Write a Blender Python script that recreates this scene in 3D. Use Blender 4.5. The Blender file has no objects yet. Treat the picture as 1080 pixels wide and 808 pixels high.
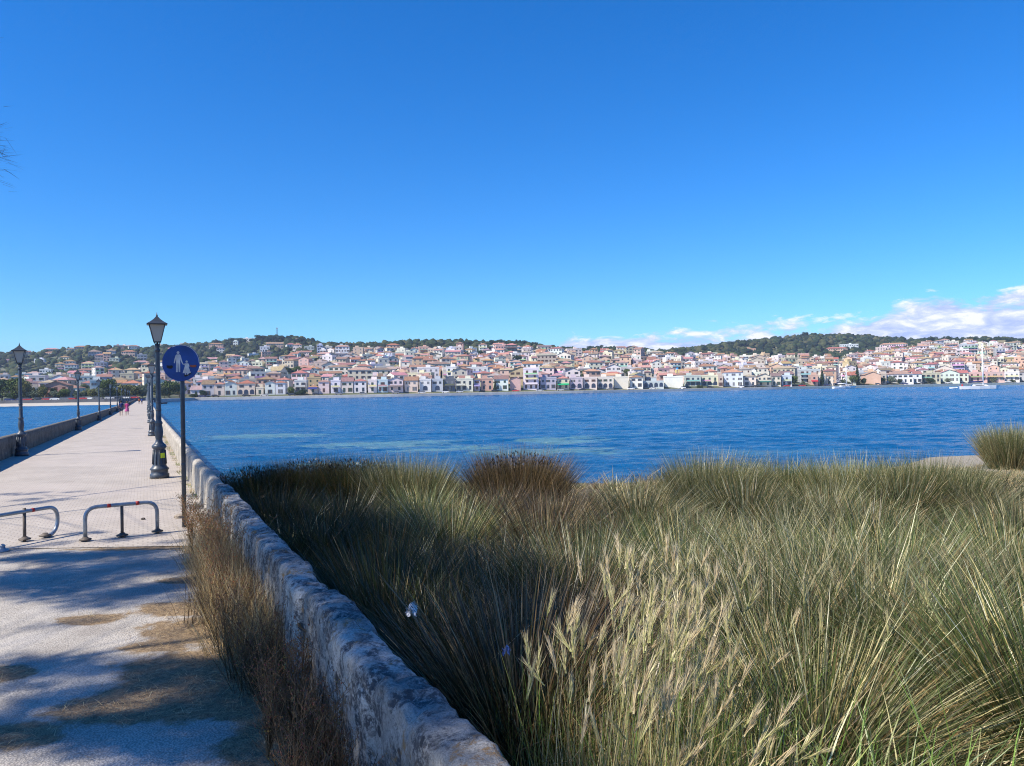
SKY_SAT, SKY_HUE, SKY_STR = 1.40, .492, .100
SKY_TINT = (.50, .82, 1.22)
SUN_STR, EXPO = 5.0, 0.65
HAZE = 0.00012
DENOISE = True
import bpy, bmesh, math, random
import numpy as np
from mathutils import Vector, Matrix
R = math.radians
rnd = random.Random(7)
rg = np.random.default_rng(11)
SC = bpy.context.scene
COL = SC.collection

# ------------------------------------------------------------------ camera
CZ = 3.60
F = 816.0 / 1080.0
PITCH, ROLL = R(0.40), R(-0.977)
cam_d = bpy.data.cameras.new('camera')
cam_d.sensor_width = 36.0
cam_d.lens = 36.0 * F
cam_d.clip_start = 0.05
cam_d.clip_end = 30000
cam = bpy.data.objects.new('camera', cam_d)
COL.objects.link(cam)
cam.matrix_world = Matrix.Translation((0, 0, CZ)) @ Matrix.Rotation(R(90) + PITCH, 4, 'X') @ Matrix.Rotation(ROLL, 4, 'Z')
SC.camera = cam
CM = cam.matrix_world.to_3x3()

def ray(px, py):
    """direction through a point of the photograph, scaled to depth y = 1"""
    d = CM @ Vector(((px - 540) / 816.0, -(py - 404) / 816.0, -1.0))
    return d / d.y

def P(px, py, Y):
    d = ray(px, py)
    return Vector((d.x * Y, Y, CZ + d.z * Y))

def hor(px):
    return 409.7 - 0.01705 * (px - 540)

# ------------------------------------------------------------------ sun
SUN_EL = R(46)
SUN = Vector((-0.865 * math.cos(SUN_EL), -0.50 * math.cos(SUN_EL), math.sin(SUN_EL))).normalized()

# ------------------------------------------------------------------ material helpers
def new_mat(name):
    m = bpy.data.materials.new(name)
    m.use_nodes = True
    nt = m.node_tree
    nt.nodes.clear()
    out = nt.nodes.new('ShaderNodeOutputMaterial')
    bs = nt.nodes.new('ShaderNodeBsdfPrincipled')
    nt.links.new(bs.outputs[0], out.inputs[0])
    return m, nt, bs

def N(nt, typ, **kw):
    n = nt.nodes.new(typ)
    for k, v in kw.items():
        if k.startswith('i_'):
            k2 = k[2:]
            n.inputs[int(k2) if k2.isdigit() else k2.replace('_', ' ')].default_value = v
        else:
            setattr(n, k, v)
    return n

def ramp(nt, fac, stops, interp='LINEAR'):
    n = nt.nodes.new('ShaderNodeValToRGB')
    n.color_ramp.interpolation = interp
    e = n.color_ramp.elements
    while len(e) > 1:
        e.remove(e[-1])
    for i, (p, c) in enumerate(stops):
        if i == 0:
            e[0].position = p
            el = e[0]
        else:
            el = e.new(p)
        c = (c, c, c) if not hasattr(c, '__len__') else c
        el.color = (c[0], c[1], c[2], 1)
    if fac is not None:
        nt.links.new(fac, n.inputs[0])
    return n.outputs[0]

def mix(nt, fac, a, b, blend='MIX'):
    n = nt.nodes.new('ShaderNodeMix')
    n.data_type = 'RGBA'
    n.blend_type = blend
    n.clamp_result = False
    for sock, v in ((n.inputs[0], fac), (n.inputs[6], a), (n.inputs[7], b)):
        if isinstance(v, bpy.types.NodeSocket):
            nt.links.new(v, sock)
        elif hasattr(v, '__len__'):
            sock.default_value = (v[0], v[1], v[2], 1)
        else:
            sock.default_value = v
    return n.outputs[2]

def noise(nt, scale, detail=4, rough=.55, vec=None, dist=0.0):
    n = N(nt, 'ShaderNodeTexNoise')
    n.inputs['Scale'].default_value = scale
    n.inputs['Detail'].default_value = detail
    n.inputs['Roughness'].default_value = rough
    n.inputs['Distortion'].default_value = dist
    if vec is not None:
        nt.links.new(vec, n.inputs['Vector'])
    return n.outputs[0]

def objvec(nt, scale=(1, 1, 1), rot=(0, 0, 0)):
    t = N(nt, 'ShaderNodeTexCoord')
    m = N(nt, 'ShaderNodeMapping')
    m.inputs['Scale'].default_value = scale
    m.inputs['Rotation'].default_value = rot
    nt.links.new(t.outputs['Object'], m.inputs[0])
    return m.outputs[0]

def bump(nt, bs, h, strength=.4, dist=.02):
    b = N(nt, 'ShaderNodeBump')
    b.inputs['Strength'].default_value = strength
    b.inputs['Distance'].default_value = dist
    nt.links.new(h, b.inputs['Height'])
    nt.links.new(b.outputs[0], bs.inputs['Normal'])

def simple(name, col, rough=.6, metal=0.0, var=.15, scale=8, spec=.4):
    m, nt, bs = new_mat(name)
    f = noise(nt, scale, 4, .6, objvec(nt))
    c = tuple(col)
    o = ramp(nt, f, [(.3, tuple(x * (1 - var) for x in c)), (.7, tuple(min(1, x * (1 + var)) for x in c))])
    nt.links.new(o, bs.inputs['Base Color'])
    bs.inputs['Roughness'].default_value = rough
    bs.inputs['Metallic'].default_value = metal
    bs.inputs['Specular IOR Level'].default_value = spec
    return m

def colmat(name, rough=.8, spec=.2, var=.12, scale=3.0, transl=0.0):
    """colour comes from the mesh attribute Col (the thing's own paint)"""
    m, nt, bs = new_mat(name)
    a = N(nt, 'ShaderNodeAttribute', attribute_name='Col')
    f = noise(nt, scale, 3, .6, objvec(nt))
    v = ramp(nt, f, [(.3, 1 - var), (.7, 1 + var)])
    o = mix(nt, 1.0, a.outputs['Color'], v, 'MULTIPLY')
    nt.links.new(o, bs.inputs['Base Color'])
    bs.inputs['Roughness'].default_value = rough
    bs.inputs['Specular IOR Level'].default_value = spec
    if transl > 0:
        out = [n for n in nt.nodes if n.type == 'OUTPUT_MATERIAL'][0]
        tr = N(nt, 'ShaderNodeBsdfTranslucent')
        nt.links.new(o, tr.inputs[0])
        ms = N(nt, 'ShaderNodeMixShader')
        ms.inputs[0].default_value = transl
        nt.links.new(bs.outputs[0], ms.inputs[1])
        nt.links.new(tr.outputs[0], ms.inputs[2])
        nt.links.new(ms.outputs[0], out.inputs[0])
    return m

# ------------------------------------------------------------------ mesh helpers
def link(name, me, parent=None, loc=None):
    o = bpy.data.objects.new(name, me)
    COL.objects.link(o)
    if parent is not None:
        o.parent = parent
    if loc is not None:
        o.location = loc
    return o

def tag(o, label=None, cat=None, group=None, kind=None):
    if label: o['label'] = label
    if cat: o['category'] = cat
    if group: o['group'] = group
    if kind: o['kind'] = kind
    return o

def empty(name, loc=(0, 0, 0), rz=0.0):
    o = bpy.data.objects.new(name, None)
    COL.objects.link(o)
    o.location = loc
    o.rotation_euler = (0, 0, rz)
    o.empty_display_size = .2
    return o

def npmesh(name, V, Fq, mats, col=None, midx=None, smooth=False, k=4):
    """V (n,3), Fq (m,k) arrays -> mesh"""
    me = bpy.data.meshes.new(name)
    V = np.ascontiguousarray(V, dtype=np.float32)
    Fq = np.ascontiguousarray(Fq, dtype=np.int32)
    me.vertices.add(len(V))
    me.vertices.foreach_set('co', V.ravel())
    me.loops.add(Fq.size)
    me.loops.foreach_set('vertex_index', Fq.ravel())
    me.polygons.add(len(Fq))
    me.polygons.foreach_set('loop_start', np.arange(len(Fq), dtype=np.int32) * k)
    me.polygons.foreach_set('loop_total', np.full(len(Fq), k, dtype=np.int32))
    if midx is not None:
        me.polygons.foreach_set('material_index', np.asarray(midx, dtype=np.int32))
    if smooth:
        me.polygons.foreach_set('use_smooth', np.ones(len(Fq), dtype=bool))
    for m in (mats if isinstance(mats, (list, tuple)) else [mats]):
        me.materials.append(m)
    me.update(calc_edges=True)
    if col is not None:
        a = me.color_attributes.new('Col', 'FLOAT_COLOR', 'POINT')
        c = np.ones((len(V), 4), dtype=np.float32)
        c[:, :3] = col
        a.data.foreach_set('color', c.ravel())
    me.validate()
    return me

class MB:
    """collects boxes, lathes, tubes ... of one part; build() links them as one mesh"""
    def __init__(self):
        self.v, self.f, self.m, self.c, self.s = [], [], [], [], []
        self.M = Matrix.Identity(4)
    def add(self, vs, fs, mi=0, col=(1, 1, 1), smooth=False):
        b = len(self.v)
        for p in vs:
            self.v.append(tuple(self.M @ Vector(p)))
            self.c.append(col)
        for f in fs:
            self.f.append(tuple(b + i for i in f))
            self.m.append(mi)
            self.s.append(smooth)
    def box(self, x0, x1, y0, y1, z0, z1, mi=0, col=(1, 1, 1), skip=()):
        vs = [(x0, y0, z0), (x1, y0, z0), (x1, y1, z0), (x0, y1, z0), (x0, y0, z1), (x1, y0, z1), (x1, y1, z1), (x0, y1, z1)]
        fs = [(0, 3, 2, 1), (4, 5, 6, 7), (0, 1, 5, 4), (1, 2, 6, 5), (2, 3, 7, 6), (3, 0, 4, 7)]
        self.add(vs, [f for i, f in enumerate(fs) if i not in skip], mi, col)
    def lathe(self, prof, n=20, mi=0, col=(1, 1, 1), smooth=True, c=(0, 0, 0)):
        vs, fs = [], []
        for r, z in prof:
            for i in range(n):
                a = 2 * math.pi * i / n
                vs.append((c[0] + r * math.cos(a), c[1] + r * math.sin(a), c[2] + z))
        for j in range(len(prof) - 1):
            for i in range(n):
                k = (i + 1) % n
                fs.append((j * n + i, j * n + k, (j + 1) * n + k, (j + 1) * n + i))
        self.add(vs, fs, mi, col, smooth)
    def tube(self, pts, r, n=8, mi=0, col=(1, 1, 1), smooth=True, cap=True):
        pts = [Vector(p) for p in pts]
        rs = r if hasattr(r, '__len__') else [r] * len(pts)
        vs, fs = [], []
        up = Vector((0, 0, 1))
        prev = None
        for i, p in enumerate(pts):
            t = (pts[min(i + 1, len(pts) - 1)] - pts[max(i - 1, 0)])
            t = t.normalized() if t.length > 1e-9 else up
            if prev is None:
                a = t.cross(up) if abs(t.dot(up)) < .95 else t.cross(Vector((1, 0, 0)))
            else:
                a = prev - t * prev.dot(t)
            a.normalize()
            prev = a
            b = t.cross(a)
            for k in range(n):
                an = 2 * math.pi * k / n
                vs.append(tuple(p + (a * math.cos(an) + b * math.sin(an)) * rs[i]))
        for j in range(len(pts) - 1):
            for i in range(n):
                k = (i + 1) % n
                fs.append((j * n + i, j * n + k, (j + 1) * n + k, (j + 1) * n + i))
        if cap:
            fs.append(tuple(range(n - 1, -1, -1)))
            fs.append(tuple((len(pts) - 1) * n + i for i in range(n)))
        self.add(vs, fs, mi, col, smooth)
    def prism(self, poly, z0, z1, mi=0, col=(1, 1, 1)):
        n = len(poly)
        vs = [(x, y, z0) for x, y in poly] + [(x, y, z1) for x, y in poly]
        fs = [tuple(range(n - 1, -1, -1)), tuple(range(n, 2 * n))]
        fs += [(i, (i + 1) % n, n + (i + 1) % n, n + i) for i in range(n)]
        self.add(vs, fs, mi, col)
    def mesh(self, name, mats):
        me = bpy.data.meshes.new(name)
        me.from_pydata(self.v, [], self.f)
        for m in (mats if isinstance(mats, (list, tuple)) else [mats]):
            me.materials.append(m)
        me.polygons.foreach_set('material_index', self.m)
        me.polygons.foreach_set('use_smooth', self.s)
        a = me.color_attributes.new('Col', 'FLOAT_COLOR', 'POINT')
        c = np.ones((len(self.v), 4), dtype=np.float32)
        if len(self.v):
            c[:, :3] = np.array(self.c)
        a.data.foreach_set('color', c.ravel())
        me.update()
        return me
    def build(self, name, mats, parent=None, loc=None):
        return link(name, self.mesh(name, mats), parent, loc)

def copy_tree(o, parent=None):
    c = o.copy()
    COL.objects.link(c)
    if parent is not None:
        c.parent = parent
    for ch in list(o.children):
        copy_tree(ch, c)
    return c

# value noise for geometry
_perm = rg.random((64, 64))
def vnoise(x, y, s=1.0):
    x = np.asarray(x, dtype=float) * s + 1000.3
    y = np.asarray(y, dtype=float) * s + 2000.7
    xi, yi = np.floor(x).astype(int), np.floor(y).astype(int)
    fx, fy = x - xi, y - yi
    fx, fy = fx * fx * (3 - 2 * fx), fy * fy * (3 - 2 * fy)
    a = _perm[xi % 64, yi % 64]; b = _perm[(xi + 1) % 64, yi % 64]
    c = _perm[xi % 64, (yi + 1) % 64]; d = _perm[(xi + 1) % 64, (yi + 1) % 64]
    return (a * (1 - fx) + b * fx) * (1 - fy) + (c * (1 - fx) + d * fx) * fy
def fbm(x, y, s=1.0, o=4):
    t = 0; a = .5
    for i in range(o):
        t = t + a * (vnoise(x, y, s) - .5)
        s *= 2.1; a *= .5
    return t

# ------------------------------------------------------------------ ground heights
TB = 0.4731                      # the bridge runs to (-TB, 1)
def deck_z(Y):
    Y = np.maximum(np.asarray(Y, dtype=float), 0)
    return 1.77 - 0.9 * (1 - np.exp(-Y / 85.0))
def sstep(a, b, x):
    t = np.clip((np.asarray(x, dtype=float) - a) / (b - a), 0, 1)
    return t * t * (3 - 2 * t)
def cof(X, Y):
    return X + TB * Y
def land_z(X, Y):
    X = np.asarray(X, dtype=float); Y = np.asarray(Y, dtype=float)
    c = cof(X, Y)
    mid = deck_z(Y) - .06
    right = 1.38 - .80 * sstep(3.0, 11, Y) + .02 * np.clip(-Y, 0, 30)
    right = right + .12 * fbm(X, Y, .5, 3)
    shoreR = 27.5 + 3.0 * fbm(X, 3.0, .12, 2) - 10 * sstep(-2, -12, X) + 8 * sstep(12, 22, X)
    right = right - .45 * sstep(-6, 0, Y - shoreR) - 1.0 * sstep(0, 9, Y - shoreR)
    sand = np.exp(-(((X - 18.8) / 4.0) ** 2 + ((Y - 25.8) / 2.4) ** 2))
    right = np.maximum(right, -1) + .24 * sand
    left = 1.66 + .05 * fbm(X, Y, .4, 3) - 2.4 * sstep(13, 26, Y + .25 * np.clip(-5 - c, 0, 20))
    w1 = sstep(1.02, 1.3, c)
    z = mid * (1 - w1) + right * w1
    w2 = sstep(-4.9, -5.3, c)
    z = z * (1 - w2) + left * w2
    return z

# ------------------------------------------------------------------ far terrain
def pxu(px): return (px - 540) / 816.0
_k = [(-400, 340), (0, 340), (120, 340), (160, 350), (200, 420), (420, 440), (620, 470), (820, 520), (1080, 620), (1500, 800)]
def Y0(px): return np.interp(px, [a for a, b in _k], [b for a, b in _k])
_sky = [(-400, 376), (0, 374), (50, 372), (100, 367), (150, 368), (200, 364), (240, 361), (260, 359), (290, 356), (320, 358), (340, 364), (400, 364), (430, 362), (480, 361), (540, 363), (565, 365),
        (580, 369), (620, 371), (640, 370), (700, 371), (740, 367), (780, 361), (820, 357), (850, 354), (900, 354), (950, 358), (985, 360), (1000, 360), (1040, 358), (1080, 360), (1500, 366)]
def SKYL(px): return np.interp(px, [a for a, b in _sky], [b for a, b in _sky]) + 2.5
_tt = [(-400, 404), (0, 402), (60, 400), (110, 392), (150, 388), (200, 388), (250, 385), (300, 378), (340, 373), (400, 371), (500, 371), (560, 369), (620, 371), (700, 374), (760, 377), (860, 378), (900, 375), (950, 370), (1000, 362), (1080, 364), (1500, 372)]
def TT(px): return np.maximum(np.interp(px, [a for a, b in _tt], [b for a, b in _tt]) + 2, SKYL(px) + 1.0)
def YT(px): return Y0(px) + np.interp(px, [0, 200, 400, 1080], [420, 430, 430, 430])
def YR(px): return YT(px) + np.interp(px, [0, 300, 340, 560, 600, 700, 800, 900, 980, 1080], [450, 420, 150, 150, 90, 160, 420, 420, 200, 60])
def far_z(px, Y):
    px = np.asarray(px, dtype=float); Y = np.asarray(Y, dtype=float)
    h = hor(px)
    y0, yt, yr = Y0(px), YT(px), YR(px)
    zt = CZ + (h - TT(px)) / 816 * yt
    zr = CZ + (h - SKYL(px)) / 816 * yr
    zq = 1.5
    t = np.clip((Y - y0) / (yt - y0), 0, 1)
    z1 = zq + (zt - zq) * (.80 * t + .20 * t * t)
    z2 = zt + (zr - zt) * sstep(0, 1, (Y - yt) / (yr - yt)) ** 1.0
    z = np.where(Y < yt, z1, z2)
    z = z - .06 * np.clip(Y - yr - 60, 0, 1500)
    return z
def far_zn(px, Y):
    z = far_z(px, Y)
    y0 = Y0(px)
    k = sstep(60, 200, Y - y0)
    X = pxu(px) * Y
    return z + k * 5.0 * fbm(X, Y, .02, 3)
def proj_y(px, Y, z):
    return hor(px) - (z - CZ) / Y * 816
def locate(px, py):
    """depth at which the far ground of column px is seen at row py"""
    ys = np.arange(float(Y0(px)) + 14, float(YR(px)), 4.0)
    pr = proj_y(px, ys, far_zn(np.full_like(ys, px), ys))
    i = np.argmax(pr <= py)
    if pr[i] > py: return float(ys[-1])
    return float(ys[i])
# ------------------------------------------------------------------ world, sun
w = bpy.data.worlds.new("World")
SC.world = w
w.use_nodes = True
nt = w.node_tree
bg = nt.nodes['Background']
sky = nt.nodes.new('ShaderNodeTexSky')
sky.sky_type = 'NISHITA'
sky.sun_disc = False
sky.sun_elevation = SUN_EL
sky.sun_rotation = math.atan2(SUN.x, SUN.y) % (2 * math.pi)
sky.air_density = 1.0
sky.dust_density = 0.15
sky.ozone_density = 3.0
hs = nt.nodes.new('ShaderNodeHueSaturation')
hs.inputs['Saturation'].default_value = SKY_SAT
hs.inputs['Hue'].default_value = SKY_HUE
nt.links.new(sky.outputs[0], hs.inputs['Color'])
skyc = mix(nt, 1.0, hs.outputs[0], SKY_TINT, 'MULTIPLY')
tc = nt.nodes.new('ShaderNodeTexCoord')
sx = nt.nodes.new('ShaderNodeSeparateXYZ')
nt.links.new(tc.outputs['Generated'], sx.inputs[0])
def wm(op, a, b=None, clamp=False):
    n = nt.nodes.new('ShaderNodeMath'); n.operation = op; n.use_clamp = clamp
    for i, v in enumerate((a, b)):
        if v is None: continue
        if isinstance(v, bpy.types.NodeSocket): nt.links.new(v, n.inputs[i])
        else: n.inputs[i].default_value = v
    return n.outputs[0]
# low cumulus bank over the far hills on the right, soft and broken
mp = nt.nodes.new('ShaderNodeMapping')
mp.inputs['Scale'].default_value = (1, 1, 3.2)
nt.links.new(tc.outputs['Generated'], mp.inputs[0])
nf = noise(nt, 9.0, 8, .62, mp.outputs[0], .5)
nf2 = noise(nt, 26.0, 6, .62, mp.outputs[0], .4)
az = wm('ARCTAN2', sx.outputs[0], sx.outputs[1])
el = sx.outputs[2]
azr = nt.nodes.new('ShaderNodeValToRGB')            # how high the cloud tops reach at each azimuth
e = azr.color_ramp.elements
while len(e) > 1: e.remove(e[-1])
def az_at(px): return math.atan(pxu(px)) / 2 + .5
for i, (px, hgt) in enumerate([(560, 0.0), (600, .60), (640, .62), (660, .60), (690, .72), (740, .72), (790, .70), (830, .74), (870, .76), (920, .84), (980, .90), (1080, .98)]):
    el_ = e[0] if i == 0 else e.new(az_at(px))
    el_.position = az_at(px)
    el_.color = (hgt, hgt, hgt, 1)
nt.links.new(wm('ADD', wm('MULTIPLY', az, .5), .5), azr.inputs[0])
top = wm('MULTIPLY', azr.outputs[0], .101)          # sine of the elevation of the tops
edge = wm('ADD', wm('MULTIPLY', wm('SUBTRACT', nf, .5), .085), wm('MULTIPLY', wm('SUBTRACT', nf2, .5), .05))
m_ = wm('DIVIDE', wm('SUBTRACT', wm('ADD', top, edge), el), .012)
mask = wm('MULTIPLY', m_, .9, True)
mask = wm('MULTIPLY', mask, wm('MULTIPLY', top, 30.0, True))
mask = wm('MULTIPLY', mask, wm('MULTIPLY', wm('ADD', el, .02), 60.0, True))
cc = ramp(nt, nf2, [(.38, (3.4, 4.2, 6.8)), (.50, (4.9, 5.5, 7.5)), (.60, (7.2, 7.3, 8.0))])
final = mix(nt, mask, skyc, cc)
nt.links.new(final, bg.inputs['Color'])
bg.inputs['Strength'].default_value = SKY_STR

sd = bpy.data.lights.new('sun', 'SUN')
sd.energy = SUN_STR
sd.angle = R(0.53)
sd.color = (1.0, .92, .79)
so = bpy.data.objects.new('sun', sd)
COL.objects.link(so)
so.rotation_euler = (-SUN).to_track_quat('-Z', 'Y').to_euler()
so.location = (-30, -20, 40)
SC.view_settings.view_transform = 'Standard'
SC.view_settings.look = 'None'
SC.view_settings.exposure = EXPO
SC.view_settings.gamma = 1.0
SC.cycles.use_denoising = DENOISE
SC.cycles.denoising_prefilter = 'NONE'
SC.cycles.filter_width = 1.1
SC.cycles.max_bounces = 6
SC.cycles.diffuse_bounces = 2
SC.cycles.glossy_bounces = 3
SC.cycles.transparent_max_bounces = 8
SC.cycles.caustics_reflective = False
SC.cycles.caustics_refractive = False

# ------------------------------------------------------------------ water
m_water, nt, bs = new_mat('sea_water')
ov = objvec(nt)
geo = N(nt, 'ShaderNodeNewGeometry')
sp = N(nt, 'ShaderNodeSeparateXYZ'); nt.links.new(geo.outputs['Position'], sp.inputs[0])
pn = noise(nt, .055, 4, .5, objvec(nt, (.55, 1.25, 1)), .3)
shal = N(nt, 'ShaderNodeMapRange'); shal.inputs[1].default_value = 95; shal.inputs[2].default_value = 30
nt.links.new(sp.outputs[1], shal.inputs[0])
pm = ramp(nt, pn, [(.52, 0), (.70, .7)])
pf = mix(nt, 1.0, pm, shal.outputs[0], 'MULTIPLY')
big = noise(nt, .006, 3, .5, objvec(nt, (1, 2, 1)))
deep = ramp(nt, big, [(.3, (.002, .062, .170)), (.7, (.003, .092, .240))])
wa = N(nt, 'ShaderNodeAttribute', attribute_name='Col')
wsp = N(nt, 'ShaderNodeSeparateColor'); nt.links.new(wa.outputs['Color'], wsp.inputs[0])
wad = N(nt, 'ShaderNodeMath', operation='ADD'); nt.links.new(wsp.outputs[0], wad.inputs[0]); nt.links.new(noise(nt, 1.0, 7, .72, objvec(nt, (.35, .8, 1)), .8), wad.inputs[1])
deep = mix(nt, ramp(nt, wad.outputs[0], [(.90, 0), (1.25, 1)]), deep, (.085, .185, .215))
colw = mix(nt, pf, deep, (.075, .19, .235))
nt.links.new(colw, bs.inputs['Base Color'])
bs.inputs['Roughness'].default_value = .18
bs.inputs['IOR'].default_value = 1.33
bs.inputs['Specular IOR Level'].default_value = .40
n1 = noise(nt, .55, 5, .62, objvec(nt, (.75, 1.5, 1), (0, 0, .25)), .5)
n2 = noise(nt, 2.6, 4, .6, objvec(nt, (.7, 1.5, 1), (0, 0, -.2)), .3)
n3 = noise(nt, .10, 3, .55, objvec(nt, (.6, 1.6, 1)), .2)
ad = N(nt, 'ShaderNodeMath', operation='MULTIPLY_ADD'); ad.inputs[1].default_value = .26
nt.links.new(n2, ad.inputs[0]); nt.links.new(n1, ad.inputs[2])
ad2 = N(nt, 'ShaderNodeMath', operation='MULTIPLY_ADD'); ad2.inputs[1].default_value = 1.6
nt.links.new(n3, ad2.inputs[0]); nt.links.new(ad.outputs[0], ad2.inputs[2])
bump(nt, bs, ad2.outputs[0], 1.0, .7)
q = MB()
# the nearer bay gets real waves, the open water beyond is one flat sheet a little lower
wy = [16.0]
while wy[-1] < 520: wy.append(wy[-1] + max(.16, min(1.3, wy[-1] * .0042)))
wy = np.array(wy); wu = np.linspace(-.86, .92, 1150)
UU, YY = np.meshgrid(wu, wy)
XX = UU * YY
fade = sstep(16, 22, YY) * sstep(520, 470, YY) * sstep(0, .04, UU + .86) * sstep(0, .04, .92 - UU)
amp = np.clip(.55 + .9 * fbm(XX, YY, .011, 3) + .5 * fbm(XX, YY, .04, 2), .15, 1.2)
def wv(sx_, sy_, r_, e_):
    c_, s_ = math.cos(r_), math.sin(r_)
    a_ = fbm((XX * c_ + YY * s_) * sx_ + e_, (-XX * s_ + YY * c_) * sy_ - e_, 1.0, 2)
    return a_
ZZ = 1.75 * fade * amp * (.30 * wv(.16, .42, .25, 3.1) + .20 * wv(.42, .95, -.18, 9.7) + .11 * wv(.95, 2.1, .1, 21.3) * sstep(260, 60, YY)) 
ny, nx = UU.shape
ii, jj = np.meshgrid(np.arange(nx - 1), np.arange(ny - 1))
b0 = (jj * nx + ii).ravel()
shl = np.zeros_like(XX)   # pale sandy shallows showing through
for (a_, b_, ra, rb) in ((3.5, 53, 5.5, 5.0), (-4, 47, 6, 3.0), (-20, 64, 10, 5), (-9, 52, 9, 5), (2, 44, 7, 4), (14, 60, 7, 2), (-8, 38, 5, 2)):
    shl = np.maximum(shl, np.exp(-(((XX - a_) / ra) ** 2 + ((YY - b_) / rb) ** 2)))
wc_ = np.zeros((XX.size, 3)); wc_[:, 0] = shl.ravel() * .60
near = link('water', npmesh('water', np.stack([XX.ravel(), YY.ravel(), ZZ.ravel()], 1), np.stack([b0, b0 + 1, b0 + nx + 1, b0 + nx], 1), m_water, wc_, smooth=True))
tag(near, kind='structure')
xs = [-9000, -2000, -400, -60, 0, 60, 400, 2000, 9000]
ys = [-3000, -300, -20, 20, 60, 200, 700, 3000, 14000]
vs = [(x, y, -.26) for y in ys for x in xs]
fs = [(j * 9 + i, j * 9 + i + 1, (j + 1) * 9 + i + 1, (j + 1) * 9 + i) for j in range(8) for i in range(8)]
q.add(vs, fs)
tag(q.build('sea', m_water), kind='structure')

# ------------------------------------------------------------------ near land
m_soil, nt, bs = new_mat('marsh_soil')
f = noise(nt, 1.2, 6, .65, objvec(nt))
f2 = noise(nt, 14, 4, .6, objvec(nt))
c1 = ramp(nt, f, [(.35, (.045, .034, .022)), (.5, (.10, .078, .05)), (.7, (.22, .18, .12))])
geo = N(nt, 'ShaderNodeNewGeometry')
sp = N(nt, 'ShaderNodeSeparateXYZ'); nt.links.new(geo.outputs['Position'], sp.inputs[0])
mr = N(nt, 'ShaderNodeMapRange'); mr.inputs[1].default_value = 9; mr.inputs[2].default_value = 14
nt.links.new(sp.outputs[0], mr.inputs[0])
c2 = ramp(nt, f2, [(.3, (0.252, 0.215, 0.163)), (.7, (0.370, 0.326, 0.259))])
nt.links.new(mix(nt, mr.outputs[0], c1, c2), bs.inputs['Base Color'])
bs.inputs['Roughness'].default_value = .95
bump(nt, bs, f2, .9, .08)
gx = np.linspace(-90, 70, 321); gy = np.linspace(-60, 48, 217)
GX, GY = np.meshgrid(gx, gy)
GZ = land_z(GX, GY)
V = np.stack([GX.ravel(), GY.ravel(), GZ.ravel()], 1)
ii, jj = np.meshgrid(np.arange(320), np.arange(216))
b0 = (jj * 321 + ii).ravel()
Fq = np.stack([b0, b0 + 1, b0 + 322, b0 + 321], 1)
cx = GX.ravel()[Fq].mean(1); cy = GY.ravel()[Fq].mean(1)
keep = ~((cy > 30) & (cof(cx, cy) > -6) & (cof(cx, cy) < 1.4))
tag(link('ground', npmesh('ground', V, Fq[keep], m_soil, smooth=True)), kind='structure')

def S(s, c, dz=0.0):
    """point on the deck: s along the bridge (depth), c across"""
    return (c - TB * s, s, float(deck_z(s)) + dz)

# near path of pale worn tarmac and gravel
m_path, nt, bs = new_mat('worn_pale_tarmac')
ov = objvec(nt)
fine = noise(nt, 90, 3, .7, ov)
vor = N(nt, 'ShaderNodeTexVoronoi'); vor.inputs['Scale'].default_value = 75; nt.links.new(ov, vor.inputs[0])
med = noise(nt, 2.2, 5, .6, ov)
base = ramp(nt, med, [(.3, (0.327, 0.293, 0.255)), (.5, (0.418, 0.381, 0.334)), (.7, (0.502, 0.460, 0.410))])
grit = ramp(nt, vor.outputs['Distance'], [(.0, 1.15), (.35, 1.0), (.7, .62)])
c = mix(nt, .85, base, grit, 'MULTIPLY')
c = mix(nt, .5, c, ramp(nt, fine, [(.3, .68), (.55, 1.1)]), 'MULTIPLY')
at = N(nt, 'ShaderNodeAttribute', attribute_name='Col')
sepc = N(nt, 'ShaderNodeSeparateColor'); nt.links.new(at.outputs['Color'], sepc.inputs[0])
pn = noise(nt, 3.2, 6, .7, ov)
ma = N(nt, 'ShaderNodeMath', operation='ADD'); nt.links.new(sepc.outputs[0], ma.inputs[0]); nt.links.new(pn, ma.inputs[1])
msk = ramp(nt, ma.outputs[0], [(.86, 0), (1.26, 1)])
dirt = ramp(nt, noise(nt, 30, 4, .7, ov), [(.3, (0.096, 0.063, 0.033)), (.55, (0.237, 0.163, 0.089)), (.75, (0.340, 0.259, 0.148))])
c = mix(nt, msk, c, dirt)
st = ramp(nt, noise(nt, .9, 5, .65, ov), [(.54, 0), (.62, .45)])
c = mix(nt, st, c, (0.222, 0.185, 0.141))
nt.links.new(c, bs.inputs['Base Color'])
bs.inputs['Roughness'].default_value = .9
bump(nt, bs, vor.outputs['Distance'], .7, .006)
STRAW = [(-2.3, 6.3, .85, .55), (-1.35, 6.5, 1.0, .6), (-2.6, 9.75, 1.4, .35), (-3.4, 9.9, .8, .3), (-1.6, 4.9, .8, .55), (-2.1, 5.0, .55, .45), (-1.2, 4.2, .5, .45), (-1.5, 5.7, .4, .35), (-4.7, 9.75, 1.2, .14), (-1.0, 5.2, .6, .7), (-2.3, 7.3, .95, .42), (-2.9, 6.9, .6, .3), (-1.9, 5.4, .95, .5), (-2.3, 4.7, .6, .35), (-3.3, 8.6, .4, .15), (-2.7, 9.1, .9, .25), (-3.6, 6.6, .35, .2), (-2.75, 5.85, .3, .16), (-3.3, 8.0, .5, .18), (-2.9, 4.3, .5, .2), (-3.6, 5.3, .4, .2)]
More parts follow.
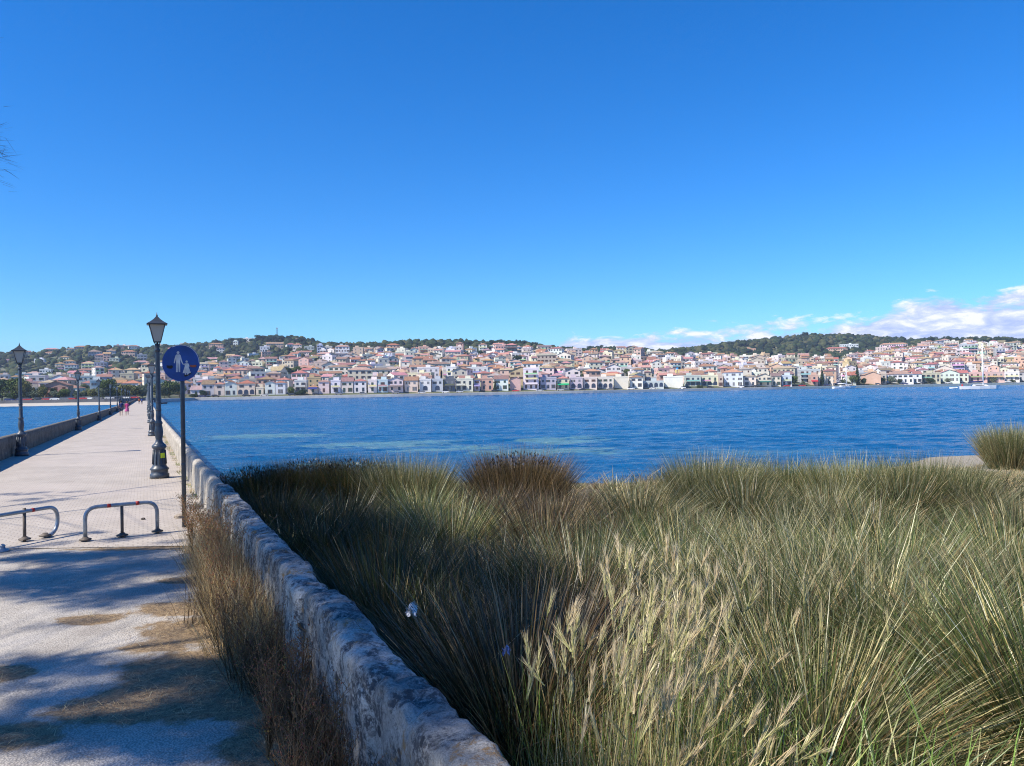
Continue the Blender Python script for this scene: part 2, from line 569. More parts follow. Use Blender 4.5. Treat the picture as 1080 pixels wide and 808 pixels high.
def straw_m(X, Y):
    m = .66 * sstep(.0, .75, cof(X, Y) + .25 * fbm(X, Y, .9, 3)) * sstep(13, 10, Y)
    for (x, y, rx, ry) in STRAW:
        m = np.maximum(m, .86 * np.exp(-(((X - x) / rx) ** 2 + ((Y - y) / ry) ** 2) ** 1.2))
    return m
ss = np.concatenate([np.linspace(-25, 0, 26)[:-1], np.linspace(0, 10.0, 120)])
cs_ = np.linspace(-9, 1.05, 160)
Sg, Cg = np.meshgrid(ss, cs_, indexing='ij')
X = Cg - TB * Sg
Zp = deck_z(Sg) + .006 * fbm(X, Sg, 1.3, 3) - .009
V = np.stack([X.ravel(), Sg.ravel(), Zp.ravel()], 1)
ii, jj = np.meshgrid(np.arange(159), np.arange(len(ss) - 1))
b0 = (jj * 160 + ii).ravel()
Fq = np.stack([b0, b0 + 1, b0 + 161, b0 + 160], 1)
cc_ = np.zeros((len(V), 3)); cc_[:, 0] = straw_m(V[:, 0], V[:, 1])
tag(link('path', npmesh('path', V, Fq, m_path, cc_, smooth=True)), kind='structure')

# paved deck
m_deck, nt, bs = new_mat('small_square_paving')
ov = objvec(nt, rot=(0, 0, -math.atan(TB)))
br = N(nt, 'ShaderNodeTexBrick'); br.offset = .5
br.inputs['Scale'].default_value = 1.0
br.inputs['Brick Width'].default_value = .115
br.inputs['Row Height'].default_value = .115
br.inputs['Mortar Size'].default_value = .011
br.inputs['Mortar Smooth'].default_value = .3
br.inputs['Bias'].default_value = .0
br.inputs['Color1'].default_value = (0.429, 0.381, 0.329, 1)
br.inputs['Color2'].default_value = (0.385, 0.337, 0.289, 1)
br.inputs['Mortar'].default_value = (0.340, 0.296, 0.252, 1)
nt.links.new(ov, br.inputs[0])
v1 = ramp(nt, noise(nt, .8, 6, .65, ov), [(.3, .86), (.7, 1.12)])
c = mix(nt, 1, br.outputs['Color'], v1, 'MULTIPLY')
c = mix(nt, ramp(nt, noise(nt, .35, 4, .6, ov), [(.5, 0), (.68, .4)]), c, (0.429, 0.370, 0.333))
at = N(nt, 'ShaderNodeAttribute', attribute_name='Col')
sepc = N(nt, 'ShaderNodeSeparateColor'); nt.links.new(at.outputs['Color'], sepc.inputs[0])
ma = N(nt, 'ShaderNodeMath', operation='ADD'); nt.links.new(sepc.outputs[0], ma.inputs[0]); nt.links.new(noise(nt, 2.5, 5, .7, ov), ma.inputs[1])
c = mix(nt, ramp(nt, ma.outputs[0], [(1.0, 0), (1.15, 1)]), c, ramp(nt, noise(nt, 20, 4, .7, ov), [(.3, (0.111, 0.096, 0.037)), (.7, (0.311, 0.252, 0.148))]))
nt.links.new(c, bs.inputs['Base Color'])
bs.inputs['Roughness'].default_value = .85
inv = N(nt, 'ShaderNodeMath', operation='SUBTRACT'); inv.inputs[0].default_value = 1; nt.links.new(br.outputs['Fac'], inv.inputs[1])
bump(nt, bs, inv.outputs[0], .5, .006)
ss = np.concatenate([np.arange(9.85, 60, .5), np.arange(60, 345, 4.0)])
cs_ = np.linspace(-4.72, 1.05, 40)
Sg, Cg = np.meshgrid(ss, cs_, indexing='ij')
V = np.stack([(Cg - TB * Sg).ravel(), Sg.ravel(), (deck_z(Sg)).ravel()], 1)
ii, jj = np.meshgrid(np.arange(39), np.arange(len(ss) - 1))
b0 = (jj * 40 + ii).ravel()
Fq = np.stack([b0, b0 + 1, b0 + 41, b0 + 40], 1)
cc_ = np.zeros((len(V), 3))
cfl = Cg.ravel(); sfl = Sg.ravel()
cc_[:, 0] = .58 * sstep(.62, .92, cfl + .2 * fbm(cfl, sfl, .6, 3)) * sstep(70, 12, sfl) + .3 * sstep(-4.4, -4.7, cfl)
tag(link('bridge_deck', npmesh('bridge_deck', V, Fq, m_deck, cc_)), kind='structure')

# ------------------------------------------------------------------ masonry: causeway and parapets
def stone_mat(name, base, dark, lichen, lam, sc=1.0):
    m, nt, bs = new_mat(name)
    ov = objvec(nt)
    f = noise(nt, 3.0 * sc, 8, .68, ov)
    c = ramp(nt, f, [(.30, dark), (.45, tuple(.5 * (a + b) for a, b in zip(base, dark))), (.55, base), (.75, tuple(min(.8, 1.25 * a) for a in base))])
    pit = ramp(nt, noise(nt, 28 * sc, 5, .7, ov), [(.36, .25), (.46, 1.0)])
    c = mix(nt, .9, c, pit, 'MULTIPLY')
    lm = ramp(nt, noise(nt, 5.5 * sc, 6, .7, ov, .6), [(lam, 0), (lam + .04, 1)])
    c = mix(nt, lm, c, lichen)
    vr = N(nt, 'ShaderNodeTexVoronoi'); vr.inputs['Scale'].default_value = 4.2; nt.links.new(ov, vr.inputs[0])
    bk = ramp(nt, vr.outputs['Distance'], [(.13, 1), (.16, 0)])
    c = mix(nt, mix(nt, 1, bk, ramp(nt, noise(nt, 1.3, 2, .5, ov), [(.5, 0), (.56, 1)]), 'MULTIPLY'), c, (.05, .05, .055))
    nt.links.new(c, bs.inputs['Base Color'])
    bs.inputs['Roughness'].default_value = .93
    h = mix(nt, .5, f, noise(nt, 22 * sc, 6, .75, ov))
    bump(nt, bs, h, 1.0, .035)
    return m
def old_stone():
    m, nt, bs = new_mat('lichen_stone')
    ov = objvec(nt)
    a = N(nt, 'ShaderNodeAttribute', attribute_name='Col')
    g = noise(nt, 7, 8, .72, ov)
    c = ramp(nt, g, [(.30, (0.148, 0.141, 0.130)), (.46, (0.296, 0.285, 0.263)), (.62, (0.414, 0.400, 0.370)), (.8, (0.503, 0.488, 0.459))])
    c = mix(nt, 1.0, c, a.outputs['Color'], 'MULTIPLY')
    grain = ramp(nt, noise(nt, 95, 4, .75, ov), [(.34, .55), (.52, 1.05), (.7, 1.2)])
    c = mix(nt, 1.0, c, grain, 'MULTIPLY')
    # black crusts, broken and patchy
    bl = ramp(nt, noise(nt, 5.0, 9, .74, ov, .5), [(.46, 0), (.53, 1)])
    c = mix(nt, mix(nt, 1, bl, ramp(nt, noise(nt, 38, 4, .7, ov), [(.40, 0), (.52, .92)]), 'MULTIPLY'), c, (.045, .046, .052))
    # round dark lichens
    vr = N(nt, 'ShaderNodeTexVoronoi'); vr.inputs['Scale'].default_value = 9.0; nt.links.new(ov, vr.inputs[0])
    sepv = N(nt, 'ShaderNodeSeparateColor'); nt.links.new(vr.outputs['Color'], sepv.inputs[0])
    ed = N(nt, 'ShaderNodeMath', operation='MULTIPLY_ADD'); ed.inputs[1].default_value = .25; nt.links.new(noise(nt, 30, 3, .6, ov), ed.inputs[0]); nt.links.new(vr.outputs['Distance'], ed.inputs[2])
    dots = mix(nt, 1, ramp(nt, ed.outputs[0], [(.34, 1), (.38, 0)]), ramp(nt, sepv.outputs[0], [(.70, 0), (.72, 1)]), 'MULTIPLY')
    c = mix(nt, dots, c, (.035, .036, .040))
    # ochre lichen
    oc = mix(nt, 1, ramp(nt, noise(nt, 3.2, 7, .7, ov, .4), [(.55, 0), (.60, 1)]), ramp(nt, noise(nt, 24, 4, .7, ov), [(.46, 0), (.56, .9)]), 'MULTIPLY')
    c = mix(nt, oc, c, (0.222, 0.133, 0.052))
    nt.links.new(c, bs.inputs['Base Color']); bs.inputs['Roughness'].default_value = .95
    bump(nt, bs, mix(nt, .5, noise(nt, 45, 6, .75, ov), noise(nt, 140, 3, .7, ov)), 1.0, .012)
    return m
m_old = old_stone()
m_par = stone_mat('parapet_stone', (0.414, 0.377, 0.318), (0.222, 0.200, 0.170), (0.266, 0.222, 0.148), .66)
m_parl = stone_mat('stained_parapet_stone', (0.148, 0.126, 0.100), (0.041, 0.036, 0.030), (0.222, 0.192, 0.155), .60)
m_side = stone_mat('causeway_stone', (0.296, 0.266, 0.229), (0.148, 0.133, 0.111), (0.222, 0.185, 0.126), .66)

def old_wall_mesh():
    ss = np.arange(-6, 10.92, .022)
    na = 34
    c0, c1, h = .93, 1.175, .655
    wd = c1 - c0
    # flat-topped section with worn shoulders
    prof = [(0, -.1), (0, h * .15), (0, h * .3), (0, h * .42), (0, h * .54), (0, h * .66)]
    for k in range(na):
        a = math.pi * (1 - k / (na - 1))
        ex = .42
        cx_ = math.copysign(abs(math.cos(a)) ** ex, math.cos(a)); sz_ = abs(math.sin(a)) ** ex
        prof.append((wd / 2 + cx_ * wd / 2, h * .74 + sz_ * h * .26))
    prof += [(wd, h * .6), (wd, h * .4), (wd, h * .2), (wd, -.2), (wd, -1.0)]
    prof = np.array(prof)
    n = len(prof)
    # block joints of uneven spacing
    js = [-6.0]
    r9 = random.Random(3)
    while js[-1] < 11: js.append(js[-1] + r9.uniform(.42, 1.05))
    js = np.array(js)
    bi = np.searchsorted(js, ss)
    r8 = np.random.default_rng(4)
    offc = r8.normal(0, .010, 60); offh = r8.normal(0, .006, 60); toneb = r8.uniform(.78, 1.15, 60)
    jd = np.min(np.abs(ss[:, None] - js[None, :]), axis=1)
    cut = np.exp(-(jd / .016) ** 2) * .030 + np.exp(-(jd / .05) ** 2) * .010
    V = np.zeros((len(ss), n, 3)); C = np.ones((len(ss), n, 3))
    u = prof[:, 0] + prof[:, 1]
    SSg, Ug = np.meshgrid(ss, np.cumsum(np.r_[0, np.hypot(np.diff(prof[:, 0]), np.diff(prof[:, 1]))]), indexing='ij')
    rough = .030 * fbm(SSg, Ug, 2.6, 3) + .034 * fbm(SSg + 9, Ug, 9.0, 3) + .022 * fbm(SSg + 5, Ug + 3, 26.0, 2)
    # pits
    pit = vnoise(SSg + 40, Ug, 15.0); rough = rough - .022 * sstep(.72, .9, pit)
    cen = np.array([wd / 2, h * .55])
    nx_ = prof[:, 0] - cen[0]; nz_ = (prof[:, 1] - cen[1]) * .7
    L_ = np.hypot(nx_, nz_); nx_, nz_ = nx_ / L_, np.where(prof[:, 1] < h * .6, 0, nz_ / L_)
    d = rough - cut[:, None]
    V[:, :, 0] = c0 + prof[None, :, 0] + nx_[None, :] * d + offc[bi][:, None] + .02 * fbm(ss, ss * 0, .5, 2)[:, None] - TB * ss[:, None]
    V[:, :, 1] = ss[:, None]
    V[:, :, 2] = deck_z(ss)[:, None] + prof[None, :, 1] + nz_[None, :] * d + np.where(prof[None, :, 1] > .3, offh[bi][:, None], 0)
    C *= toneb[bi][:, None, None]
    a, b = np.meshgrid(np.arange(len(ss) - 1), np.arange(n - 1), indexing='ij')
    i0 = (a * n + b).ravel()
    me = npmesh('old_wall', V.reshape(-1, 3), np.stack([i0, i0 + 1, i0 + n + 1, i0 + n], 1), m_old, C.reshape(-1, 3), smooth=True)
    o = link('old_wall', me)
    for idx, rev in ((0, 0), (len(ss) - 1, 1)):
        q = MB(); f = tuple(range(n)); q.add([tuple(p) for p in V[idx]], [f[::-1] if rev else f]); q.build('end_face', m_old, o)
    tag(o, 'low weathered stone wall blotched with lichen beside the tall marsh grass', 'wall')
def parapet(name, s0, s1, c0, c1, h, mat, label, rounded, joint=None, amp=.02, ds=.12, zb=-.1, fine=0):
    """a wall along the bridge, swept profile with uneven stones"""
    ss = [s0]
    while ss[-1] < s1:
        ss.append(ss[-1] + (ds if ss[-1] < 40 else ds * 4 if ss[-1] < 90 else 4.0))
    ss = np.array(ss)
    wd = c1 - c0
    prof = [(0, zb), (0, h * .25), (0, h * .5), (0.0, h * .72)]
    na = 9 if rounded else 3
    if rounded:
        for k in range(na):
            a = math.pi * (1 - k / (na - 1))
            prof.append((wd / 2 + math.cos(a) * wd / 2, h * .80 + math.sin(a) * h * .20))
    else:
        prof += [(0, h), (wd * .5, h + .015), (wd, h)]
    prof += [(wd, h * .6), (wd, h * .3), (wd, -.6), (wd + .05, -3.0)]
    n = len(prof)
    V = np.zeros((len(ss), n, 3))
    for j, (pc, pz) in enumerate(prof):
        cc = c0 + pc + amp * 2.2 * fbm(ss * 1.0, np.full_like(ss, j * .35 + c0), 1.6, 4)
        hh = pz + (amp * 1.6 * fbm(ss, np.full_like(ss, 40 + j * .3), 1.1, 4) if pz > .1 else 0)
        if fine:
            cc = cc + fine * fbm(ss, np.full_like(ss, j * .9 + 7), 7.0, 3)
            hh = hh + (fine * fbm(ss, np.full_like(ss, j * .8 + 70), 6.0, 3) if pz > .1 else 0)
        if joint:
            jd = np.abs(((ss / joint) + .5) % 1 - .5) * joint
            cut = np.exp(-(jd / .05) ** 2) * .028
            if pz > .1: hh = hh - cut * .7
            cc = cc + (cut if pc < wd * .5 else -cut)
        V[:, j, 0] = cc - TB * ss
        V[:, j, 1] = ss
        V[:, j, 2] = deck_z(ss) + hh
    V = V.reshape(-1, 3)
    a, b = np.meshgrid(np.arange(len(ss) - 1), np.arange(n - 1), indexing='ij')
    i0 = (a * n + b).ravel()
    Fq = np.stack([i0, i0 + 1, i0 + n + 1, i0 + n], 1)
    # end caps
    o = link(name, npmesh(name, V, Fq, mat, smooth=True))
    for idx in (0, len(ss) - 1):
        caps = MB()
        pts = [tuple(V[idx * n + k]) for k in range(n)]
        f = tuple(range(n))
        caps.add(pts, [f if idx == 0 else f[::-1]])
        caps.build('end_face', mat, o)
    tag(o, label, 'wall')
    return o
old_wall_mesh()
parapet('parapet', 10.9, 344, .95, 1.20, .62, m_par, 'pale sunlit stone parapet along the right side of the footbridge', True, 2.4, .02, .1)
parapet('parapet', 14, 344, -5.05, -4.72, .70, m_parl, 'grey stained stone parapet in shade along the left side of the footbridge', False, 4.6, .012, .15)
# ribs where parapet blocks meet (left side)
q = MB()
body = MB()
for (a, b) in ((18, 120), (120, 345)):
    for c0, c1 in ((-5.0, -4.75), (.98, 1.17)):
        pass
ss = np.arange(26, 346, 8.0)
vs, fs = [], []
for s in ss:
    z = float(deck_z(s))
    vs += [(-5.04 - TB * s, s, z - .10), (1.18 - TB * s, s, z - .10), (1.28 - TB * s, s, -3), (-5.16 - TB * s, s, -3)]
for i in range(len(ss) - 1):
    for k in range(4):
        fs.append((i * 4 + k, i * 4 + (k + 1) % 4, (i + 1) * 4 + (k + 1) % 4, (i + 1) * 4 + k))
body.add(vs, fs)
tag(body.build('causeway', m_side), kind='structure')

# ------------------------------------------------------------------ far land
m_hill, nt, bs = new_mat('far_ground')
ov = objvec(nt)
c = ramp(nt, noise(nt, .03, 6, .6, ov), [(.3, (.045, .062, .028)), (.55, (.085, .095, .045)), (.72, (.20, .165, .10))])
nt.links.new(c, bs.inputs['Base Color']); bs.inputs['Roughness'].default_value = .95
pxs = np.arange(-400, 1501, 10.0)
rows = np.concatenate([[0, 12, 16], np.arange(30, 900, 12.0), [960, 1050, 1200, 1500, 2000, 3000]])
PXg, Rg = np.meshgrid(pxs, rows, indexing='ij')
Yg = Y0(PXg) + Rg
Zg = far_zn(PXg, Yg)
Zg[:, 0] = 1.46; Zg[:, 1] = 1.46
V = np.stack([(pxu(PXg) * Yg).ravel(), Yg.ravel(), Zg.ravel()], 1)
a, b = np.meshgrid(np.arange(len(pxs) - 1), np.arange(len(rows) - 1), indexing='ij')
i0 = (a * len(rows) + b).ravel(); nR = len(rows)
Fq = np.stack([i0, i0 + nR, i0 + nR + 1, i0 + 1], 1)
tag(link('hills', npmesh('hills', V, Fq, m_hill, smooth=True)), kind='structure')
m_quay = simple('quay_concrete', (0.533, 0.503, 0.459), .9, 0, .15, .4)
m_qdark = simple('dark_harbour_wall', (.10, .105, .12), .9, 0, .2, .4)
q = MB()
prev = None
for px in np.arange(165, 1501, 10.0):
    y = float(Y0(px)); u = pxu(px)
    cur = [(u * (y - .6), y - .6, -2), (u * (y - .6), y - .6, 1.5), (u * (y + 15), y + 15, 1.53)]
    if prev: q.add(prev + cur, [(0, 3, 4, 1), (1, 4, 5, 2)])
    prev = cur
tag(q.build('quay', m_quay), kind='structure')
q = MB(); prev = None
for px in np.arange(-400, 176, 15.0):
    y = float(Y0(px)); u = pxu(px)
    cur = [(u * (y - 1), y - 1, -2), (u * (y - 1), y - 1, 2.1), (u * (y + .5), y + .5, 2.1), (u * (y + .5), y + .5, 1.4)]
    if prev: q.add(prev + cur, [(0, 4, 5, 1), (1, 5, 6, 2), (2, 6, 7, 3)])
    prev = cur
tag(q.build('harbour_wall', m_qdark), 'long dark harbour wall behind the pale beach at the far end of the bridge', 'wall')
q = MB(); prev = None
m_beach = simple('beach_sand', (0.429, 0.385, 0.318), .95, 0, .12, .3)
for px in np.arange(-400, 140, 15.0):
    u = pxu(px)
    cur = [(u * y_, y_, z_) for y_, z_ in ((284, -.7), (291, .05), (312, .45), (341, .75))]
    if prev: q.add(prev + cur, [(k, 4 + k, 5 + k, 1 + k) for k in range(3)], smooth=True)
    prev = cur
tag(q.build('beach', m_beach), kind='structure')
# ------------------------------------------------------------------ props
def G(px, py, dz=0.0):
    """point of the deck or path seen at (px, py)"""
    d = ray(px, py)
    Y = 10.0
    for _ in range(30):
        Y = (CZ - float(deck_z(Y)) - dz) / (-d.z)
    return Vector((d.x * Y, Y, float(deck_z(Y)) + dz))

m_iron = simple('blue_grey_painted_iron', (.045, .060, .082), .42, .0, .3, 9, .5)
m_frame = simple('dark_iron', (.03, .037, .048), .45, 0, .2, 12, .5)
m_lglass, nt, bs = new_mat('milky_lamp_glass')
bs.inputs['Base Color'].default_value = (.50, .49, .44, 1)
bs.inputs['Roughness'].default_value = .25
bs.inputs['Transmission Weight'].default_value = .25
m_yel = simple('yellow_sticker', (.70, .75, .02), .5, 0, .08)
m_postgrey = simple('grey_post_paint', (.07, .08, .095), .45, .2, .25, 6)
m_galv = simple('galvanised_tube', (.26, .30, .34), .38, .55, .25, 14)
m_red = simple('red_tape', (.42, .03, .025), .5, 0, .15)
m_tape = simple('white_tape', (.62, .60, .58), .5, 0, .1)
m_blue = simple('blue_sign_enamel', (.003, .036, .215), .32, 0, .25, 5)
m_white = simple('white_sign_film', (.42, .45, .50), .5, 0, .2, 12)
m_rust = simple('rust_patch', (.20, .055, .035), .8, 0, .3, 20)
m_black = simple('bare_black_patch', (.008, .008, .01), .7, 0, .2, 20)
m_rusty = simple('rusty_steel', (.12, .10, .085), .7, .3, .4, 18)

def make_lamp(sticker):
    t = empty('street_lamp')
    pl = [(0, 0), (.215, 0), (.215, .10), (.19, .125), (.19, .19), (.215, .215), (.20, .25), (.165, .28), (.150, .33), (.135, .60), (.13, .70), (.15, .72), (.168, .76), (.15, .80), (.115, .83)]
    b = MB(); b.lathe(pl, 28)
    for k in range(12):
        a = k * math.pi / 6
        b.tube([(math.cos(a) * .158, math.sin(a) * .158, .34), (math.cos(a) * .138, math.sin(a) * .138, .68)], .010, 6)
    base = b.build('base', m_iron, t)
    p = MB()
    p.lathe([(.115, .83), (.085, .87), (.075, .93), (.085, 1.00), (.098, 1.10), (.085, 1.22), (.068, 1.28), (.085, 1.31), (.085, 1.34), (.062, 1.38), (.058, 1.9), (.052, 2.6), (.048, 3.02),
             (.048, 3.04), (.066, 3.05), (.070, 3.08), (.05, 3.11), (.045, 3.15), (.07, 3.18), (.03, 3.20)], 20)
    for z in (1.62, 1.80):
        p.lathe([(.058, z), (.068, z + .01), (.068, z + .03), (.058, z + .04)], 20)
    p.build('post', m_iron, t)
    c = MB()   # cradle under the lantern
    for k in range(4):
        a = k * math.pi / 2 + math.pi / 4
        c.tube([(0, 0, 3.16), (math.cos(a) * .06, math.sin(a) * .06, 3.20), (math.cos(a) * .085, math.sin(a) * .085, 3.27)], .012, 6)
    c.lathe([(.03, 3.16), (.035, 3.22), (.02, 3.25), (.0, 3.27)], 12)
    c.build('cradle', m_frame, t)
    lz0, lz1, a0, a1 = 3.27, 3.69, .075, .175
    fr = MB()
    cor = [(-1, -1), (1, -1), (1, 1), (-1, 1)]
    for (x, y) in cor:
        fr.tube([(x * a0, y * a0, lz0), (x * a1, y * a1, lz1)], .010, 5)
    for k in range(4):
        x, y = cor[k]; x2, y2 = cor[(k + 1) % 4]
        fr.tube([(x * a0, y * a0, lz0), (x2 * a0, y2 * a0, lz0)], .011, 5)
        fr.tube([(x * a1, y * a1, lz1), (x2 * a1, y2 * a1, lz1)], .011, 5)
    lan = fr.build('lantern', m_frame, t)
    for k in range(4):
        x, y = cor[k]; x2, y2 = cor[(k + 1) % 4]
        g = MB()
        i = .93
        g.add([(x * a0 * i, y * a0 * i, lz0 + .004), (x2 * a0 * i, y2 * a0 * i, lz0 + .004), (x2 * a1 * i, y2 * a1 * i, lz1 - .004), (x * a1 * i, y * a1 * i, lz1 - .004)], [(0, 1, 2, 3)])
        g.build('pane', m_lglass, lan)
    r = MB()
    lv = [(.225, 3.685), (.228, 3.705), (.15, 3.755), (.075, 3.82), (.035, 3.87), (.018, 3.885)]
    vs, fs = [], []
    for rr, z in lv:
        for x, y in cor: vs.append((x * rr, y * rr, z))
    for j in range(len(lv) - 1):
        for k in range(4): fs.append((j * 4 + k, j * 4 + (k + 1) % 4, (j + 1) * 4 + (k + 1) % 4, (j + 1) * 4 + k))
    fs.append((3, 2, 1, 0))
    r.add(vs, fs)
    r.lathe([(.02, 3.88), (.026, 3.90), (.014, 3.925), (.004, 3.985), (0, 3.99)], 10)
    r.build('lantern_roof', m_frame, t)
    if sticker:
        s = MB()
        ang = math.atan2(-1, .55)
        for k in range(7):
            pass
        n = 7
        a_ = [ang - .35 + .7 * k / (n - 1) for k in range(n)]
        vs = [(math.cos(a) * .1565, math.sin(a) * .1565, .49) for a in a_] + [(math.cos(a) * .1525, math.sin(a) * .1525, .61) for a in a_]
        s.add(vs, [(k, k + 1, n + k + 1, n + k) for k in range(n - 1)])
        s.build('sticker', m_yel, t)
    return t
GL = 'lamps along the footbridge'
lampA = make_lamp(True)
lampB = make_lamp(False)
brz = math.atan(TB)
nfirst = [0]
def put_lamp(src, s, c, label):
    o = src if nfirst[0] < 2 and src['used'] == 0 else copy_tree(src)
    src['used'] = 1
    o.location = S(s, c, -.004)
    o.rotation_euler = (0, R(rnd.uniform(-.6, .6)), brz)
    tag(o, label, 'street lamp', GL)
    return o
lampA['used'] = 0; lampB['used'] = 0
RW = ['second', 'third', 'fourth', 'fifth', 'sixth', 'seventh', 'eighth', 'ninth', 'tenth']
put_lamp(lampA, 18.6, .30, 'tall grey lamp with a yellow sticker on its base beside the blue sign')
put_lamp(lampB, 27.2, -4.40, 'grey lamp nearest to the camera along the left parapet')
for k in range(5):
    put_lamp(lampB, 40.5 + 22.5 * k, .30, f'{RW[k]} grey lamp along the right parapet counted from the blue sign')
for k in range(8):
    put_lamp(lampB, 50.0 + 22.6 * k, -4.40, f'{RW[k]} grey lamp along the left parapet, counted from the near end')
for o in (lampA, lampB):
    del o['used']
for o in SC.objects:
    if 'used' in o: del o['used']

# sign
b = G(194.5, 556)
t = empty('pedestrian_sign', b, R(3))
tag(t, 'round blue sign with a white adult and child on a slim grey post', 'sign')
scale_s = b.y / 816
H = (556 - 366) * scale_s
p = MB(); p.lathe([(0, -.05), (.031, -.05), (.031, H - .02), (.02, H), (0, H)], 14)
for z in (.9, 1.31, 1.75):
    p.lathe([(.0315, z), (.0325, z + .002), (.0325, z + .03), (.0315, z + .032)], 14)
p.build('post', m_postgrey, t)
zc = (556 - 383) * scale_s
rad = 19.3 * scale_s
d = MB()
n = 48
vs = []
for yy in (-.048, -.045):
    vs += [(math.cos(2 * math.pi * k / n) * rad, yy, zc + math.sin(2 * math.pi * k / n) * rad) for k in range(n)]
d.add(vs, [tuple(range(n)), tuple(range(2 * n - 1, n - 1, -1))] + [((k + 1) % n, k, n + k, n + (k + 1) % n) for k in range(n)])
plate = d.build('plate', m_blue, t)
for dz_ in (-.12, .09):
    br_ = MB(); br_.box(-.05, .05, -.0445, .02, zc + dz_, zc + dz_ + .03); br_.build('bracket', m_postgrey, t)
def flat(name, polys, mat, y, s=rad, cx=0.0, cz=0.0):
    q = MB()
    for poly in polys:
        m = len(poly)
        v = [(cx + x * s, y, zc + cz + z * s) for x, z in poly] + [(cx + x * s, y + .0016, zc + cz + z * s) for x, z in poly]
        q.add(v, [tuple(range(m)), tuple(range(2 * m - 1, m - 1, -1))] + [((k + 1) % m, k, m + k, m + (k + 1) % m) for k in range(m)])
    return q.build(name, mat, plate)
def circ(x, z, r, n=14): return [(x + r * math.cos(2 * math.pi * k / n), z + r * math.sin(2 * math.pi * k / n)) for k in range(n)]
adult = [circ(-.14, .56, .075), [(-.27, .42), (-.22, .46), (-.06, .46), (-.01, .42), (.05, .16), (.12, -.04), (.085, -.07), (-.0, .10), (-.035, .25), (-.035, .0), (-.04, -.5), (-.12, -.5), (-.135, .0), (-.155, .0), (-.18, -.5), (-.26, -.5), (-.255, .0), (-.25, .25), (-.30, .08), (-.33, -.02), (-.375, 0), (-.34, .2)]]
child = [circ(.31, .06, .062), [(.23, -.03), (.38, -.03), (.42, -.06), (.46, -.2), (.42, -.22), (.39, -.16), (.53, -.56), (.41, -.56), (.40, -.72), (.33, -.72), (.32, -.56), (.28, -.56), (.27, -.72), (.20, -.72), (.21, -.56), (.09, -.56), (.22, -.16), (.13, -.05), (.085, -.075), (.12, -.10)]]
flat('adult_figure', adult, m_white, -.0500)
flat('child_figure', child, m_white, -.0500)
flat('worn_patch', [[(-.76, -.12), (-.62, -.14), (-.46, -.13), (-.42, -.22), (-.50, -.31), (-.66, -.30), (-.76, -.24)]], m_black, -.0500)
flat('worn_patch', [[(.50, -.12), (.64, -.14), (.80, -.12), (.84, -.17), (.78, -.25), (.60, -.25), (.48, -.2)]], m_rust, -.0520)
flat('worn_patch', [[(.14, -.62), (.30, -.66), (.42, -.62), (.54, -.52), (.56, -.56), (.40, -.70), (.2, -.76)]], m_black, -.0520)
flat('rim_wear', [[(math.cos(a) * r_, math.sin(a) * r_) for r_, a in ([(.985, k * .12) for k in range(53)])][:18] + [(math.cos(a) * .955, math.sin(a) * .955) for a in [k * .12 for k in range(17, -1, -1)]]], m_white, -.0496)

# barriers
def arc(p0, c, p1, n=7):
    return [p0 * (1 - t) ** 2 + c * 2 * t * (1 - t) + p1 * t * t for t in [k / n for k in range(n + 1)]]
def hoop(name, label, A, B, h, mid, bandpos, crooked=False):
    A, B = Vector(A), Vector(B)
    t = empty(name, A)
    tag(t, label, 'barrier', 'low tube barriers across the bridge entrance')
    a = Vector((0, 0, -.02)); b = B - A + Vector((0, 0, -.02)); L = (B - A); e = L.normalized()
    up = Vector((0, 0, 1)); r = .16
    if not crooked:
        pts = [a, a + up * (h - r)] + arc(a + up * (h - r), a + up * h, a + up * h + e * r)[1:] + [a + up * h + e * r + (L - 2 * r * e) * k / 6 for k in range(1, 7)] + arc(b + up * h - e * r, b + up * h, b + up * (h - r))[1:] + [b]
    else:
        near = (Vector((0, -1, 0)) - e * .8).normalized()
        pts = [a, a + up * (h - r)] + arc(a + up * (h - r), a + up * h, a + up * h + e * r)[1:] + [a + up * h + e * r + (L - 2 * r * e) * k / 6 for k in range(1, 7)]
        q0 = b + up * h - e * r
        pts += arc(q0, b + up * h, b + up * (h - .17))[1:] + arc(b + up * (h - .17), b + up * .03, b + near * .24 + up * .035)[1:]
    q = MB(); q.tube(pts, .026, 10)
    tube = q.build('hoop', m_galv, t)
    for f_ in bandpos:
        c0 = a + up * h + e * r + (L - 2 * r * e) * f_
        q = MB(); q.tube([c0, c0 + e * .045], .0275, 10); q.build('band', m_red, t)
    m0 = a + L * mid
    hh = h + (.045 if crooked else 0)
    q = MB(); q.tube([m0, m0 + up * hh], .021, 8); q.build('post', m_rusty, t)
    for pp in ((a, b, m0) if not crooked else (a, m0, b + near * .24)):
        q = MB(); q.lathe([(0, .018), (.075, .018), (.075, .034), (.04, .045), (.03, .06), (0, .06)], 12, c=(pp.x, pp.y, 0))
        q.build('foot', m_rusty, t)
    return t
hoop('hoop_barrier', 'grey tube hoop barrier with red bands standing left of the sign post', G(90, 571), G(166, 562.5), .465, .5, (.18, .80))
Bq = G(61, 564); Aq = G(-28, 582)
hoop('hoop_barrier', 'bent grey tube hoop barrier at the left edge, one leg twisted along the ground', Aq, Bq, .42, .58, (.72,), True)
s_ = G(2, 581)
q = MB(); q.lathe([(0, -.02), (.085, -.02), (.085, .012), (.04, .03), (.034, .06), (0, .06)], 12); q.tube([(0, 0, .03), (.02, .0, .075)], .027, 8)
o = q.build('barrier_stub', m_galv, None, s_); tag(o, 'sawn off grey barrier foot bolted to the ground near the bent barrier', 'barrier foot')
